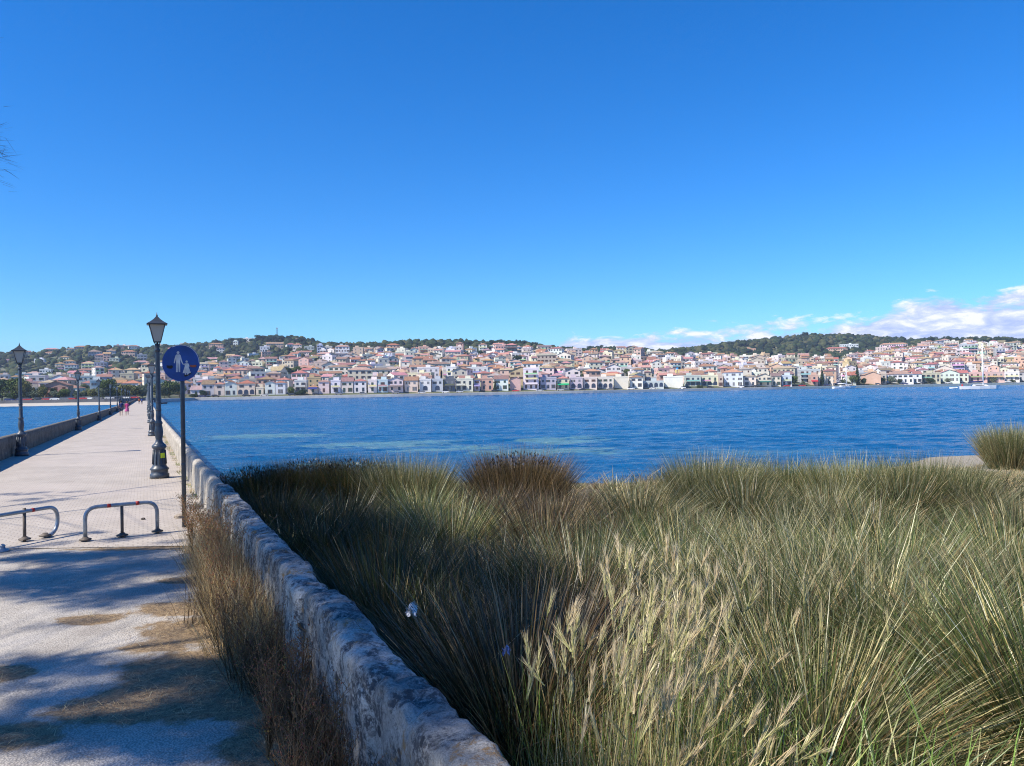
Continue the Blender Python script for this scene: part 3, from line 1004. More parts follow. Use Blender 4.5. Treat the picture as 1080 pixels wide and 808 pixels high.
# small debris by the barrier: stones
m_stone = simple('loose_stone', (.30, .25, .2), .95, 0, .3, 20)
m_dstone = simple('dark_stone', (.06, .05, .045), .95, 0, .3, 20)
def pebble(px, py, r, mat, label, nm='stone'):
    g = G(px, py)
    bm = bmesh.new(); bmesh.ops.create_icosphere(bm, subdivisions=2, radius=r)
    for v in bm.verts:
        v.co *= 1 + .35 * (rnd.random() - .5); v.co.z *= .6
    me = bpy.data.meshes.new(nm); bm.to_mesh(me); bm.free(); me.materials.append(mat)
    o = link(nm, me, None, g + Vector((0, 0, r * .3))); tag(o, label, 'stone'); return o
pebble(151, 548, .035, m_dstone, 'small dark stone on the paving just behind the upright barrier')
pebble(189, 546.5, .075, m_stone, 'brown stone on the paving beside the foot of the sign post')

# obelisk
g = S(318, 1.2)
px_o = 157.5
base = P(px_o, 424, 318); 
t = empty('obelisk', (base.x, 318, 0.0), brz)
tag(t, 'pale stone obelisk standing in the water beside the far end of the bridge', 'obelisk')
m_ob = simple('pale_obelisk_stone', (.50, .48, .44), .9, 0, .15, .8)
zt = P(px_o, 405, 318).z
q = MB(); q.box(-1.7, 1.7, -1.7, 1.7, -1, 1.2); q.box(-1.35, 1.35, -1.35, 1.35, 1.2, 2.2); q.build('plinth', m_ob, t)
q = MB()
z0 = 2.2; 
vs = [(x * 1.05, y * 1.05, z0) for x, y in ((-1, -1), (1, -1), (1, 1), (-1, 1))] + [(x * .55, y * .55, zt - .8) for x, y in ((-1, -1), (1, -1), (1, 1), (-1, 1))] + [(0, 0, zt)]
q.add(vs, [(0, 1, 5, 4), (1, 2, 6, 5), (2, 3, 7, 6), (3, 0, 4, 7), (4, 5, 8), (5, 6, 8), (6, 7, 8), (7, 4, 8)])
q.build('shaft', m_ob, t)

# ------------------------------------------------------------------ people
m_skin = simple('skin', (.26, .14, .095), .6)
def skin_obj(name, verts, edges, mat, parent, root=0, sub=2):
    me = bpy.data.meshes.new(name)
    me.from_pydata([v[:3] for v in verts], edges, [])
    me.materials.append(mat)
    o = link(name, me, parent)
    md = o.modifiers.new('skin', 'SKIN'); md.use_smooth_shade = True
    o.modifiers.new('sub', 'SUBSURF').levels = sub
    o.modifiers['sub'].render_levels = sub
    if not me.skin_vertices:
        return o
    for i, v in enumerate(me.skin_vertices[0].data):
        r = verts[i][3]
        v.radius = r if hasattr(r, '__len__') else (r, r)
        v.use_root = (i == root)
    return o
def cloth(name, col): return simple(name, col, .9, 0, .12, 10)
def person(loc, rz, label, top, bottom, hair, ph=1.0, dress=False, sc=1.0):
    t = empty('person', loc, rz)
    t.scale = (sc, sc, sc)
    tag(t, label, 'person', 'people walking on the bridge')
    k = ph
    # walking away along +y
    V = [(0, 0, .93, .13), (0, .01, 1.12, .115), (0, 0, 1.30, (.15, .11)), (0, 0, 1.44, .075), (0, .01, 1.53, .05), (0, .02, 1.62, .085), (0, .02, 1.70, .075),
         (-.17, 0, 1.40, .05), (-.22, -.05 * k, 1.14, .042), (-.22, .08 * k, .92, .033), (-.21, .13 * k, .85, .03),
         (.17, 0, 1.40, .05), (.22, .05 * k, 1.14, .042), (.22, .04 * k, .90, .033), (.21, .05 * k, .83, .03),
         (-.10, 0, .86, .085), (-.11, .14 * k, .50, .058), (-.11, .16 * k, .09, .038), (-.11, .27 * k, .035, .035),
         (.10, 0, .86, .085), (.11, -.06 * k, .50, .058), (.11, -.30 * k, .14, .038), (.11, -.24 * k, .04, .035)]
    E = [(0, 1), (1, 2), (2, 3), (3, 4), (4, 5), (5, 6), (3, 7), (7, 8), (8, 9), (9, 10), (3, 11), (11, 12), (12, 13), (13, 14), (0, 15), (15, 16), (16, 17), (17, 18), (0, 19), (19, 20), (20, 21), (21, 22)]
    skin_obj('body', V, E, m_skin, t)
    T = [(0, 0, .90, .155), (0, .01, 1.12, .14), (0, 0, 1.30, (.175, .135)), (0, 0, 1.43, .10), (-.17, 0, 1.39, .068), (-.215, -.035 * k, 1.20, .06), (.17, 0, 1.39, .068), (.215, .035 * k, 1.20, .06)]
    skin_obj('shirt', T, [(0, 1), (1, 2), (2, 3), (3, 4), (4, 5), (3, 6), (6, 7)], cloth('shirt_cloth', top), t)
    if dress:
        q = MB(); q.lathe([(.15, 1.0), (.19, .85), (.25, .55), (.26, .50), (.24, .50), (.14, .98)], 16)
        q.build('skirt', cloth('skirt_cloth', bottom), t)
    else:
        B_ = [(0, 0, .92, .15), (-.10, 0, .84, .105), (-.11, .13 * k, .53, .085), (.10, 0, .84, .105), (.11, -.05 * k, .53, .085)]
        skin_obj('shorts', B_, [(0, 1), (1, 2), (0, 3), (3, 4)], cloth('shorts_cloth', bottom), t)
    q = MB(); q.lathe([(0, 1.79), (.05, 1.785), (.09, 1.745), (.102, 1.69), (.098, 1.64), (.085, 1.60), (.0, 1.58)], 14, c=(0, 0.0, 0)); q.build('hair', cloth('hair', hair), t)
    return t
def at_deck(px, Y, dz=0):
    X = (px - 540) / 816 * Y
    return (X, Y, float(deck_z(Y)) + dz)
person(at_deck(127.3, 90), brz, 'person in dark blue top and dark shorts walking beside the one in pink', (.02, .035, .13), (.03, .035, .06), (.03, .02, .015), 1.0, False, 1.0)
person(at_deck(133.6, 91), brz, 'person in bright pink top and short pink skirt walking away along the bridge', (.55, .06, .22), (.45, .10, .25), (.12, .06, .03), -1.0, True, .96)
person(at_deck(146.6, 215), brz + 3.14, 'distant person in an orange top on the bridge near its far end', (.55, .14, .04), (.05, .05, .06), (.04, .03, .02), 1.0, False, 1.0)
person(at_deck(149.3, 210), brz, 'distant person in a blue top on the bridge near its far end', (.03, .08, .35), (.05, .06, .10), (.04, .03, .02), -1.0, False, 1.0)

# ------------------------------------------------------------------ boats
m_hull = simple('white_hull', (.78, .78, .77), .25, 0, .04, 1, .5)
m_navy = simple('navy_canvas', (.012, .02, .10), .8, 0, .2, 3)
m_mast = simple('mast_alloy', (.82, .82, .82), .5, 0, .05, 2)
m_dkwin = simple('dark_window', (.015, .018, .025), .15, 0, .1, 2, .6)
m_dinr = simple('red_cloth', (.45, .03, .03), .8)
def hull_mesh(L, B, H, draft=.5, stern=.75):
    q = MB()
    st = [(0, stern), (.2, .92), (.45, 1), (.7, .8), (.88, .42), (1, .02)]
    vs, fs = [], []
    for f_, wv in st:
        x = (f_ - .5) * L
        sheer = H * (1 + .22 * f_ ** 2)
        wx = x + (0 if f_ < 1 else -.06 * L)
        vs += [(x, -B / 2 * wv, sheer), (wx, -B / 2 * wv * .85, .15), (wx * .97, 0, -draft), (wx, B / 2 * wv * .85, .15), (x, B / 2 * wv, sheer)]
    for i in range(len(st) - 1):
        for k in range(4): fs.append((i * 5 + k, (i + 1) * 5 + k, (i + 1) * 5 + k + 1, i * 5 + k + 1))
        fs.append((i * 5 + 4, (i + 1) * 5 + 4, (i + 1) * 5, i * 5))
    fs.append((0, 1, 2, 3, 4))
    q.add(vs, fs)
    return q
def sailboat(px, py, L, B, H, mast, rz, label, cover):
    d = ray(px, py); Y = -CZ / d.z; X = d.x * Y
    t = empty('sailing_yacht', (X, Y, 0), rz)
    tag(t, label, 'yacht', 'boats moored off the town')
    hull_mesh(L, B, H).build('hull', m_hull, t)
    c = MB(); 
    vs = [(-.22 * L, -.28 * B, H), (.2 * L, -.2 * B, H * 1.05), (.2 * L, .2 * B, H * 1.05), (-.22 * L, .28 * B, H), (-.2 * L, -.22 * B, H + .6), (.14 * L, -.15 * B, H + .5), (.14 * L, .15 * B, H + .5), (-.2 * L, .22 * B, H + .6)]
    c.add(vs, [(4, 5, 6, 7), (0, 1, 5, 4), (1, 2, 6, 5), (2, 3, 7, 6), (3, 0, 4, 7)])
    cab = c.build('cabin', m_hull, t)
    wq = MB(); wq.box(-.15 * L, .08 * L, -.27 * B, -.262 * B, H + .15, H + .38); wq.box(-.15 * L, .08 * L, .262 * B, .27 * B, H + .15, H + .38); wq.build('window', m_dkwin, cab)
    m = MB(); m.tube([(.07 * L, 0, H), (.07 * L, 0, H + mast)], [.26, .20], 8); 
    for z in (.35, .65): m.tube([(.07 * L, -B * .3, H + mast * z), (.07 * L, B * .3, H + mast * z)], .05, 5)
    m.build('mast', m_mast, t)
    bo = MB(); bo.tube([(.06 * L, 0, H + 1.5), (-.30 * L, 0, H + 1.5)], .09, 6); bom = bo.build('boom', m_mast, t)
    cv = MB(); cv.tube([(.06 * L, 0, H + 1.8), (-.12 * L, 0, H + 1.75), (-.30 * L, 0, H + 1.62)], [.36, .30, .18], 8); cv.build('sail_cover', cover, bom)
    rg_ = MB()
    for e_ in ((.5 * L, 0, H * 1.22), (-.5 * L, 0, H), (.05 * L, -.48 * B, H), (.05 * L, .48 * B, H)):
        rg_.tube([(.07 * L, 0, H + mast * .98), e_], .022, 4)
    rg_.build('rigging', m_mast, t)
    return t
ya = sailboat(1034, 410.6, 14.5, 4.4, 1.35, 17.5, R(-14), 'large white sailing yacht with navy canvas and a tall mast near the right edge', m_navy)
q = MB(); q.box(-6.6, -3.6, -1.5, 1.5, 2.9, 3.05); 
for x in (-6.4, -3.8):
    for y in (-1.4, 1.4): q.tube([(x, y, 1.3), (x, y, 2.9)], .03, 5)
q.build('bimini', m_navy, ya)
q = MB(); q.box(-6.9, -6.5, -.4, .1, 1.35, 2.2); q.build('ensign', m_dinr, ya)
sailboat(891, 409.8, 15.5, 4.2, 1.3, 13, R(8), 'white sailing boat lying off the street that climbs the hill', m_hull)
d = ray(1006, 410.0); Y = -CZ / d.z
t = empty('dinghy', (d.x * Y, Y, 0), R(16)); tag(t, 'small white inflatable dinghy left of the large yacht', 'dinghy')
q = MB()
q.tube([(-1.8, -.7, .3), (1.2, -.7, .3), (1.8, -.35, .38), (2.05, 0, .45), (1.8, .35, .38), (1.2, .7, .3), (-1.8, .7, .3)], .24, 8); q.build('tube', m_hull, t)
q = MB(); q.box(-1.7, 1.4, -.6, .6, .08, .2); q.build('floor', m_hull, t)
d = ray(172.5, 426); Y = -CZ / d.z
t = empty('rowing_boat', (d.x * Y, Y, 0), R(60)); tag(t, 'tiny dark rowing boat on the water just right of the bridge', 'boat')
hull_mesh(3.6, 1.4, .5, .2).build('hull', simple('dark_paint', (.05, .03, .03), .6), t)
q = MB(); q.box(-.3, .1, -.6, .6, .5, .55); q.build('thwart', m_rusty, t)

# ------------------------------------------------------------------ litter in the marsh
m_paper = simple('white_litter', (.85, .85, .84), .7, 0, .05, 20)
m_bluep = simple('blue_litter', (.25, .35, .62), .5, 0, .1, 20)
def litter(px, py, Y, r, mat, label):
    p = P(px, py, Y)
    bm = bmesh.new(); bmesh.ops.create_grid(bm, x_segments=9, y_segments=9, size=r * 1.3)
    r3 = random.Random(int(px))
    for v in bm.verts:
        x_, y_ = v.co.x / r, v.co.y / r
        v.co = Vector((x_ * .55 * r + r3.uniform(-.22, .22) * r, r3.uniform(-.45, .45) * r + .3 * y_ * r, abs(y_) * .5 * r * (1 if y_ > 0 else -.7) + .45 * r * math.sin(3 * x_ + 1) + r3.uniform(-.16, .16) * r))
    me = bpy.data.meshes.new('litter'); bm.to_mesh(me); bm.free(); me.materials.append(mat)
    o = link('crumpled_litter', me, None, p); tag(o, label, 'litter'); return o
# ------------------------------------------------------------------ grass
m_blade = colmat('grass_blades', .38, .5, .10, 2.0, .34)

def blade_arrays(B, H, az, lean, bend, W, cA, cB, segs=3, wr=None):
    """B base points (n,3); tilt starts at lean and grows by bend towards the tip"""
    n = len(B)
    wa = rg.uniform(0, math.pi, n) if wr is None else wr
    wx, wy = np.cos(wa), np.sin(wa)
    pos = B.copy()
    V = np.zeros((n, segs + 1, 2, 3)); C = np.zeros((n, segs + 1, 2, 3))
    for k in range(segs + 1):
        t = k / segs
        ww = W * (1 - t) ** .6 * .5 + W * .06
        V[:, k, 0, 0] = pos[:, 0] - wx * ww; V[:, k, 0, 1] = pos[:, 1] - wy * ww; V[:, k, 0, 2] = pos[:, 2]
        V[:, k, 1, 0] = pos[:, 0] + wx * ww; V[:, k, 1, 1] = pos[:, 1] + wy * ww; V[:, k, 1, 2] = pos[:, 2]
        c = cA * (1 - t ** 1.5) + cB * t ** 1.5
        C[:, k, 0] = c; C[:, k, 1] = c
        th = np.clip(lean + bend * (t + .5 / segs), 0, 2.6)
        st = H / segs
        pos = pos + np.stack([np.sin(th) * np.cos(az) * st, np.sin(th) * np.sin(az) * st, np.cos(th) * st], 1)
    base = np.arange(n)[:, None] * (2 * (segs + 1)) + np.arange(segs)[None, :] * 2
    b = base.ravel()
    Fq = np.stack([b, b + 1, b + 3, b + 2], 1)
    return V.reshape(-1, 3), Fq, C.reshape(-1, 3)

class Acc:
    def __init__(self): self.V, self.F, self.C, self.n = [], [], [], 0
    def add(self, V, Fq, C):
        self.V.append(V); self.F.append(Fq + self.n); self.C.append(C); self.n += len(V)
    def build(self, name, mat, parent=None, loc=None):
        return link(name, npmesh(name, np.concatenate(self.V), np.concatenate(self.F), mat, np.concatenate(self.C)), parent, loc)

PAL = {
 'green': [((.045, .070, .024), (.070, .095, .035), .46), ((.085, .115, .045), (.14, .15, .07), .28), ((.30, .24, .12), (.42, .35, .20), .12), ((.14, .09, .04), (.22, .15, .08), .08), ((.58, .51, .36), (.62, .56, .42), .06)],
 'grey': [((.075, .10, .045), (.16, .175, .085), .40), ((.055, .08, .030), (.09, .11, .045), .24), ((.30, .25, .14), (.48, .41, .26), .18), ((.55, .49, .35), (.66, .60, .46), .11), ((.16, .10, .05), (.26, .17, .09), .07)],
 'dark': [((.035, .055, .022), (.055, .075, .032), .62), ((.06, .08, .04), (.10, .10, .05), .22), ((.12, .08, .04), (.20, .13, .07), .16)],  # deep greens; also put the tree shade into the rushes behind the wall
 'brown': [((.07, .085, .035), (.10, .09, .045), .42), ((.15, .105, .055), (.12, .08, .045), .31), ((.36, .27, .16), (.42, .31, .19), .27)],
 'straw': [((.46, .37, .19), (.62, .52, .31), .55), ((.64, .55, .37), (.72, .64, .46), .25), ((.24, .17, .09), (.33, .24, .14), .20)],
 'lush': [((.085, .15, .035), (.14, .22, .06), .6), ((.16, .20, .07), (.28, .30, .12), .3), ((.5, .45, .28), (.58, .52, .35), .1)],
 'dead': [((.065, .046, .028), (.11, .078, .045), .65), ((.17, .125, .075), (.24, .18, .11), .35)],  # dead stems, coloured extra dark so gaps between tufts read as shaded
}
def pick(pal, n):
    p = PAL[pal]
    pr = np.array([x[2] for x in p]); pr = pr / pr.sum()
    i = rg.choice(len(p), n, p=pr)
    a = np.array([x[0] for x in p])[i]; b = np.array([x[1] for x in p])[i]
    v = rg.uniform(.55, 1.3, (n, 1)) * rg.uniform(.45, 1.2) * (1.40 if pal in ('green', 'grey', 'lush') else .95 if pal in ('straw', 'brown') else .75)
    wv_ = np.array([[.97, .99, .76]]) if pal in ('green', 'grey', 'lush', 'dark') else np.array([[1.06, .95, .78]])
    return np.minimum(a * v * wv_, .8), np.minimum(b * v * wv_, .8)
def tuft(acc, x, y, n, r, h, pal, w, spread=.32, bias=(.12, 0.0), segs=3, bendm=.25, zoff=None):
    rr = r * np.sqrt(rg.random(n)); a = rg.uniform(0, 2 * math.pi, n)
    bx, by = x + rr * np.cos(a), y + rr * np.sin(a)
    bz = (land_z(bx, by) if zoff is None else np.full(n, zoff)) - .03
    H = h * np.clip(rg.normal(.86, .16, n), .35, 1.15)
    lx = np.cos(a) * rr / max(r, 1e-3) * spread + rg.normal(0, .14, n) + bias[0]
    ly = np.sin(a) * rr / max(r, 1e-3) * spread + rg.normal(0, .14, n) + bias[1]
    az = np.arctan2(ly, lx); lean = np.hypot(lx, ly)
    cA, cB = pick(pal, n)
    acc.add(*blade_arrays(np.stack([bx, by, bz], 1), H, az, lean, rg.normal(bendm, .16, n), w * rg.uniform(.7, 1.3, n), cA, cB, segs))

SKG = [(180, 494), (235, 486), (260, 484), (300, 482), (380, 484), (430, 482), (500, 492), (545, 476), (600, 500), (640, 500), (690, 494), (750, 482), (800, 496), (850, 494), (900, 490), (950, 486), (1000, 490), (1050, 497), (1300, 500)]
def cap_h(px, X, Y):
    y = np.interp(px, [a for a, b in SKG], [b for a, b in SKG])
    return CZ - (y - hor(px)) / 816 * Y - float(land_z(X, Y))

TUSS = [  # px, depth, height, radius, palette, blades, label
 (545, 18.6, 1.58, .80, 'brown', 7500, 'tall brown tipped rush tussock rising against the water in the middle of the marsh'),
 (750, 17.6, 1.50, .75, 'grey', 6500, 'pale grey green rush tussock standing tallest right of the marsh centre'),
 (1068, 25.2, 1.45, .70, 'grey', 6500, 'rounded rush tussock alone on the sandy bank at the right edge'),
 (268, 19.6, 1.40, .70, 'dark', 5500, 'dark rush tussock beside the sunlit end of the old wall'),  # dark palette paints the stand's tree shade into its blades
 (322, 20.0, 1.42, .75, 'dark', 5500, 'dark rush tussock second from the old wall along the water'),
 (372, 19.6, 1.40, .70, 'dark', 5000, 'dark rush tussock third from the old wall along the water'),
 (428, 18.8, 1.45, .75, 'grey', 5000, 'pale topped spreading rush tussock between the dark ones and the brown one'),
 (900, 17.5, 1.38, .75, 'grey', 5000, 'blue green rush tussock right of the tallest grey one by the water'),
 (975, 17.0, 1.42, .8, 'green', 5500, 'broad green rush tussock nearest to the sandy bank on the right'),
 (830, 18.5, 1.30, .7, 'green', 4500, 'low green rush tussock just right of the tallest grey one'),
]
for (px, Y, h, r, pal, n, lab) in TUSS:
    X = pxu(px) * Y
    ac = Acc()
    gz = float(land_z(X, Y))
    # the mesh lives in its own space around its base
    n1 = int(n * .82)
    tuft(ac, X, Y, n1, r, h, pal, .0095, .42, (.05, 0), 3, .18)
    tuft(ac, X, Y, n - n1, r, h * .9, 'straw' if pal != 'dark' else 'brown', .008, .55, (.05, 0), 3, .3)
    if pal in ('brown', 'dark'):      # dark seed heads near the tips
        m = 260
        a = rg.uniform(0, 6.28, m); rr = r * 1.25 * np.sqrt(rg.random(m))
        hb = h * rg.uniform(.78, .98, m)
        Bp = np.stack([X + np.cos(a) * rr, Y + np.sin(a) * rr, gz + hb - .25 * rr], 1)
        c = np.tile(np.array([[.035, .025, .018]]), (m, 1))
        ac.add(*blade_arrays(Bp, np.full(m, .07), a, np.full(m, .5), np.zeros(m), np.full(m, .03), c, c * 1.2, 2))
    V = np.concatenate(ac.V); V[:, 0] -= X; V[:, 1] -= Y; V[:, 2] -= gz
    me = npmesh('rush_tussock', V, np.concatenate(ac.F), m_blade, np.concatenate(ac.C))
    tag(link('rush_tussock', me, None, (X, Y, gz)), lab, 'tussock', 'rush tussocks of the marsh')

# the bigger fountains that stand out of the mass, nearer rows
FT = []
protoF = {}
def fountain(pal, seed, n=2700):
    ac = Acc(); 
    for (m_, pl, sp_, hh, w_) in ((int(n * .66), pal, .80, 1.0, .0100), (int(n * (.18 if pal != 'dark' else .03)), 'straw', 1.0, .92, .0085), (int(n * .16), 'dead', .9, .55, .010)):
        tuft(ac, 0, 0, m_, .26, 1.35 * hh, pl, w_, sp_, (.10, 0), 4, .32, 0.0)
    return npmesh('rush_fountain', np.concatenate(ac.V), np.concatenate(ac.F), m_blade, np.concatenate(ac.C))
for i_, pl in enumerate(('grey', 'green', 'brown', 'dark', 'grey', 'green', 'dark')): protoF.setdefault(pl, []).append(fountain(pl, i_))
RWS = [(15.2, [(300, 'dark'), (365, 'dark'), (440, 'green'), (520, 'brown'), (600, 'brown'), (672, 'grey'), (790, 'green'), (870, 'grey'), (945, 'green'), (1020, 'grey')], 'sixth row back'),
       (12.4, [(335, 'dark'), (405, 'dark'), (480, 'green'), (575, 'brown'), (650, 'green'), (735, 'grey'), (825, 'grey'), (915, 'green'), (1000, 'green'), (1070, 'grey')], 'fifth row back'),
       (10.0, [(385, 'dark'), (455, 'dark'), (535, 'brown'), (620, 'grey'), (705, 'green'), (790, 'grey'), (880, 'grey'), (970, 'green'), (1055, 'green')], 'fourth row back'),
       (8.0, [(420, 'dark'), (505, 'dark'), (600, 'green'), (745, 'grey'), (850, 'grey'), (940, 'green'), (1040, 'grey')], 'third row back'),
       (6.3, [(470, 'dark'), (575, 'brown'), (800, 'grey'), (905, 'grey'), (1010, 'green'), (1120, 'grey')], 'second row back'),
       (4.9, [(560, 'brown'), (850, 'grey'), (990, 'grey'), (1130, 'green')], 'front row')]
COLN = {'grey': 'grey green', 'green': 'dark green', 'brown': 'brownish', 'dark': 'very dark'}  # very dark ones have the tree shade painted into their blades
NTH = ['first', 'second', 'third', 'fourth', 'fifth', 'sixth', 'seventh', 'eighth', 'ninth', 'tenth']
for (yr_, L, rl) in RWS:
    for k_, (px, pl) in enumerate(L):
        y = yr_ + rnd.uniform(-.6, .6); x = pxu(px + rnd.uniform(-12, 12)) * y
        me = rnd.choice(protoF[pl])
        s_ = rnd.uniform(.86, 1.12) * (.92 if yr_ < 7 else 1)
        ch = cap_h(px, x, y)
        s_ = max(.45, min(s_, ch / 1.30))
        o = link('rush_tussock', me, None, (x, y, float(land_z(x, y)) - .02)); o.rotation_euler = (0, rnd.uniform(0, .08), rnd.uniform(-.5, .5)); o.scale = (s_ * 1.05, s_ * 1.05, s_)
        tag(o, f'{COLN[pl]} rush tussock, {NTH[k_]} from the wall in the {rl} of the marsh', 'tussock', 'rush tussocks of the marsh')
rush = Acc(); dry = Acc()
Y = 2.0
while Y < 21.5:
    step = .62 + .028 * Y
    X = -TB * Y + 1.45
    while X < .80 * Y + 1.0:
        x = X + rg.uniform(-.4, .4) * step; y = Y + rg.uniform(-.4, .4) * step
        X += step
        if cof(x, y) < 1.42: continue
        px = 540 + 816 * x / y
        z = float(land_z(x, y))
        if z < .12: continue
        cl = float(fbm(x, y, .55, 3)); c2 = float(fbm(x + 30, y, .9, 2))
        ch = cap_h(px, x, y)
        c = float(cof(x, y))
        nat = .82 + 1.1 * cl + (0 if y > 6 else -.07 * (6 - y))
        if px > 840 and y < 14: nat -= .18
        h = max(.32, min(nat, ch))
        if 590 < px < 650 and y > 12: h *= .7
        dens = 1.0
        wid = .0056 + .00048 * y
        npx = int((500 - 17 * y) * step * step * 1.15)
        if px > 560: pal = 'grey' if cl + .25 * c2 > -.06 else 'green'
        elif px > 400: pal = 'green' if y > 6 else 'brown'
        else: pal = 'dark' if y > 13 else 'green'
        if c < 2.3 and y < 9: pal = 'dead'; h *= .55;  # dead grass, coloured darker to add to the shade behind the wall
        if px < 560 and y < 6.5 and c >= 2.3: pal = 'dead' if c2 > 0 else 'brown'; h *= .72
        if y > 11.5 and cl < -.1 and px > 420: pal = 'brown'
        if px > 860 and 6 < y < 13 and cl > -.15: pal = 'green'
        if rg.random() < .22: h *= .55
        elif rg.random() < .25: h *= 1.12
        if c2 > .10 and c > 2.5 and rg.random() < .75: pal = 'dark'
        elif rg.random() < .18 and c > 2.5: pal = ('lush', 'green', 'brown', 'straw')[rg.integers(0, 4)]
        bias = (.30, .05) if (px > 640 and y < 13) else (.10, 0)
        n_t = max(40, int(npx * .74))
        tuft(rush, x, y, n_t, step * .30, h * 1.06, pal, wid, .62, bias, 3, .30)
        tuft(rush, x + step * .5, y + step * .5, max(20, npx - n_t), step * .6, h * .55, 'dead' if rg.random() < .5 else pal, wid, .3, bias, 3, .4)  # low fill, half of it coloured dark to paint shade between tufts
        # fallen dry stems between the tufts
        nd = int(npx * (.42 if px > 560 else .16))
        a = rg.uniform(0, 2 * math.pi, nd)
        bx = x + rg.uniform(-step, step, nd) * .7; by = y + rg.uniform(-step, step, nd) * .7
        bz = z + h * rg.uniform(.02, .62, nd)
        cA, cB = pick('straw' if px > 520 else 'dead', nd)
        dry.add(*blade_arrays(np.stack([bx, by, bz], 1), rg.uniform(.2, .75, nd), np.where(rg.random(nd) < .6, rg.normal(.25, .5, nd), a), rg.uniform(.7, 1.6, nd), rg.normal(.25, .3, nd), wid * rg.uniform(.7, 1.4, nd), cA, cB, 3))
    Y += step
tag(rush.build('marsh_grass', m_blade), 'dense grey green rushes filling the marsh behind the old wall', 'grass', None, 'stuff')
tag(dry.build('dry_grass', m_blade), 'pale fallen dry stems tangled among the rushes', 'grass', None, 'stuff')

# feathery grass ears in the foreground
ear = Acc()
ne = 0
while ne < 230:
    px = rg.normal(668, 50); y = rg.uniform(2.7, 4.3)
    if rg.random() < .10: px = rg.uniform(560, 1000); y = rg.uniform(3.6, 6)
    x = pxu(px) * y
    ne += 1
    z = float(land_z(x, y))
    h = rg.uniform(.80, 1.25) * (1.06 if px < 720 else .9)
    az = rg.normal(.3, 1.0); lean = abs(rg.normal(.10, .09))
    green = rg.random() < .55
    c0 = np.array([[.16, .20, .06]]) if green else np.array([[.42, .36, .18]])
    c1 = np.array([[.40, .40, .18]]) if green else np.array([[.58, .50, .30]])
    bend = rg.normal(.10, .12)
    V, Fq, C = blade_arrays(np.array([[x, y, z]]), np.array([h]), np.array([az]), np.array([lean]), np.array([bend]), np.array([.0042]), c0, c1, 4)
    ear.add(V, Fq, C)
    tip = V[-2:].mean(0)
    L = rg.uniform(.07, .11)
    th = lean + bend * 1.1 + rg.uniform(0, .35)
    ax = np.array([math.sin(th) * math.cos(az), math.sin(th) * math.sin(az), math.cos(th)])
    na = 60
    t = rg.random(na)
    Bp = tip[None, :] + ax[None, :] * (t * L)[:, None]
    sp = rg.normal(0, .15, (na, 2))
    azn = math.atan2(ax[1], ax[0])
    dx = ax[None, :] + np.concatenate([sp, np.zeros((na, 1))], 1)
    dx /= np.linalg.norm(dx, axis=1)[:, None]
    aa = np.arctan2(dx[:, 1], dx[:, 0]); ll = np.arccos(np.clip(dx[:, 2], -1, 1))
    ca = np.tile(np.array([[.66, .56, .32]]) if not green else np.array([[.50, .50, .20]]), (na, 1)) * rg.uniform(.8, 1.15, (na, 1))
    cb = np.tile(np.array([[.64, .50, .34]]), (na, 1))
    Hh = np.where(np.arange(na) < 22, .024, rg.uniform(.05, .10, na))
    Ww = np.where(np.arange(na) < 22, .0085, .0026)
    ear.add(*blade_arrays(Bp, Hh, aa, ll, np.zeros(na), Ww, ca, cb, 2))
tag(ear.build('wild_barley', m_blade), 'pale feathery ears of wild barley in the foreground of the marsh', 'grass', None, 'stuff')
# leafy stalks below the ears, and broad fresh leaves at the lower right
lush = Acc()
for _ in range(150):
    px = rg.normal(665, 70); y = rg.uniform(3.0, 4.9); x = pxu(px) * y
    tuft(lush, x, y, 26, .10, rg.uniform(.6, .95), 'lush' if rg.random() < .6 else 'straw', .0048, .12, (.03, 0), 4, .12)
for _ in range(150):
    px = rg.normal(850, 120); y = rg.uniform(2.5, 3.5); x = pxu(px) * y
    tuft(lush, x, y, 9, .06, rg.uniform(.55, .95), 'lush', .0115, .35, (.05, 0), 5, .75)
for _ in range(70):
    px = rg.uniform(700, 1090); y = rg.uniform(4.5, 9); x = pxu(px) * y
    tuft(lush, x, y, 60, .25, rg.uniform(.8, 1.0), 'lush', .007, .35, (.1, 0), 3, .4)
tag(lush.build('leafy_grass', m_blade), 'fresh green broad leaved grass at the foot of the feathery ears', 'grass', None, 'stuff')
# beach grass further out and dry tufts on the sand
bank = Acc()
for _ in range(240):
    x = rg.uniform(-4, 22); y = rg.uniform(20.5, 28)
    if float(land_z(x, y)) < .15: continue
    px = 540 + 816 * x / y
    if 575 < px < 680 and y < 24: continue
    tuft(bank, x, y, 110, .35, min(rg.uniform(.25, .6), max(.15, cap_h(px, x, y))), 'straw' if rg.random() < .5 else 'grey', .010, .5, (.05, 0), 3, .3)
for _ in range(150):
    x = rg.uniform(13.5, 22); y = rg.uniform(20.5, 24.8)
    if float(land_z(x, y)) < .1: continue
    px = 540 + 816 * x / y
    tuft(bank, x, y, 150, .3, min(rg.uniform(.45, .95), max(.2, cap_h(px, x, y))), ('grey', 'green', 'straw')[rg.integers(0, 3)], .011, .5, (.05, 0), 3, .3)
tag(bank.build('bank_grass', m_blade), 'short dry grass on the sandy edge of the marsh', 'grass', None, 'stuff')

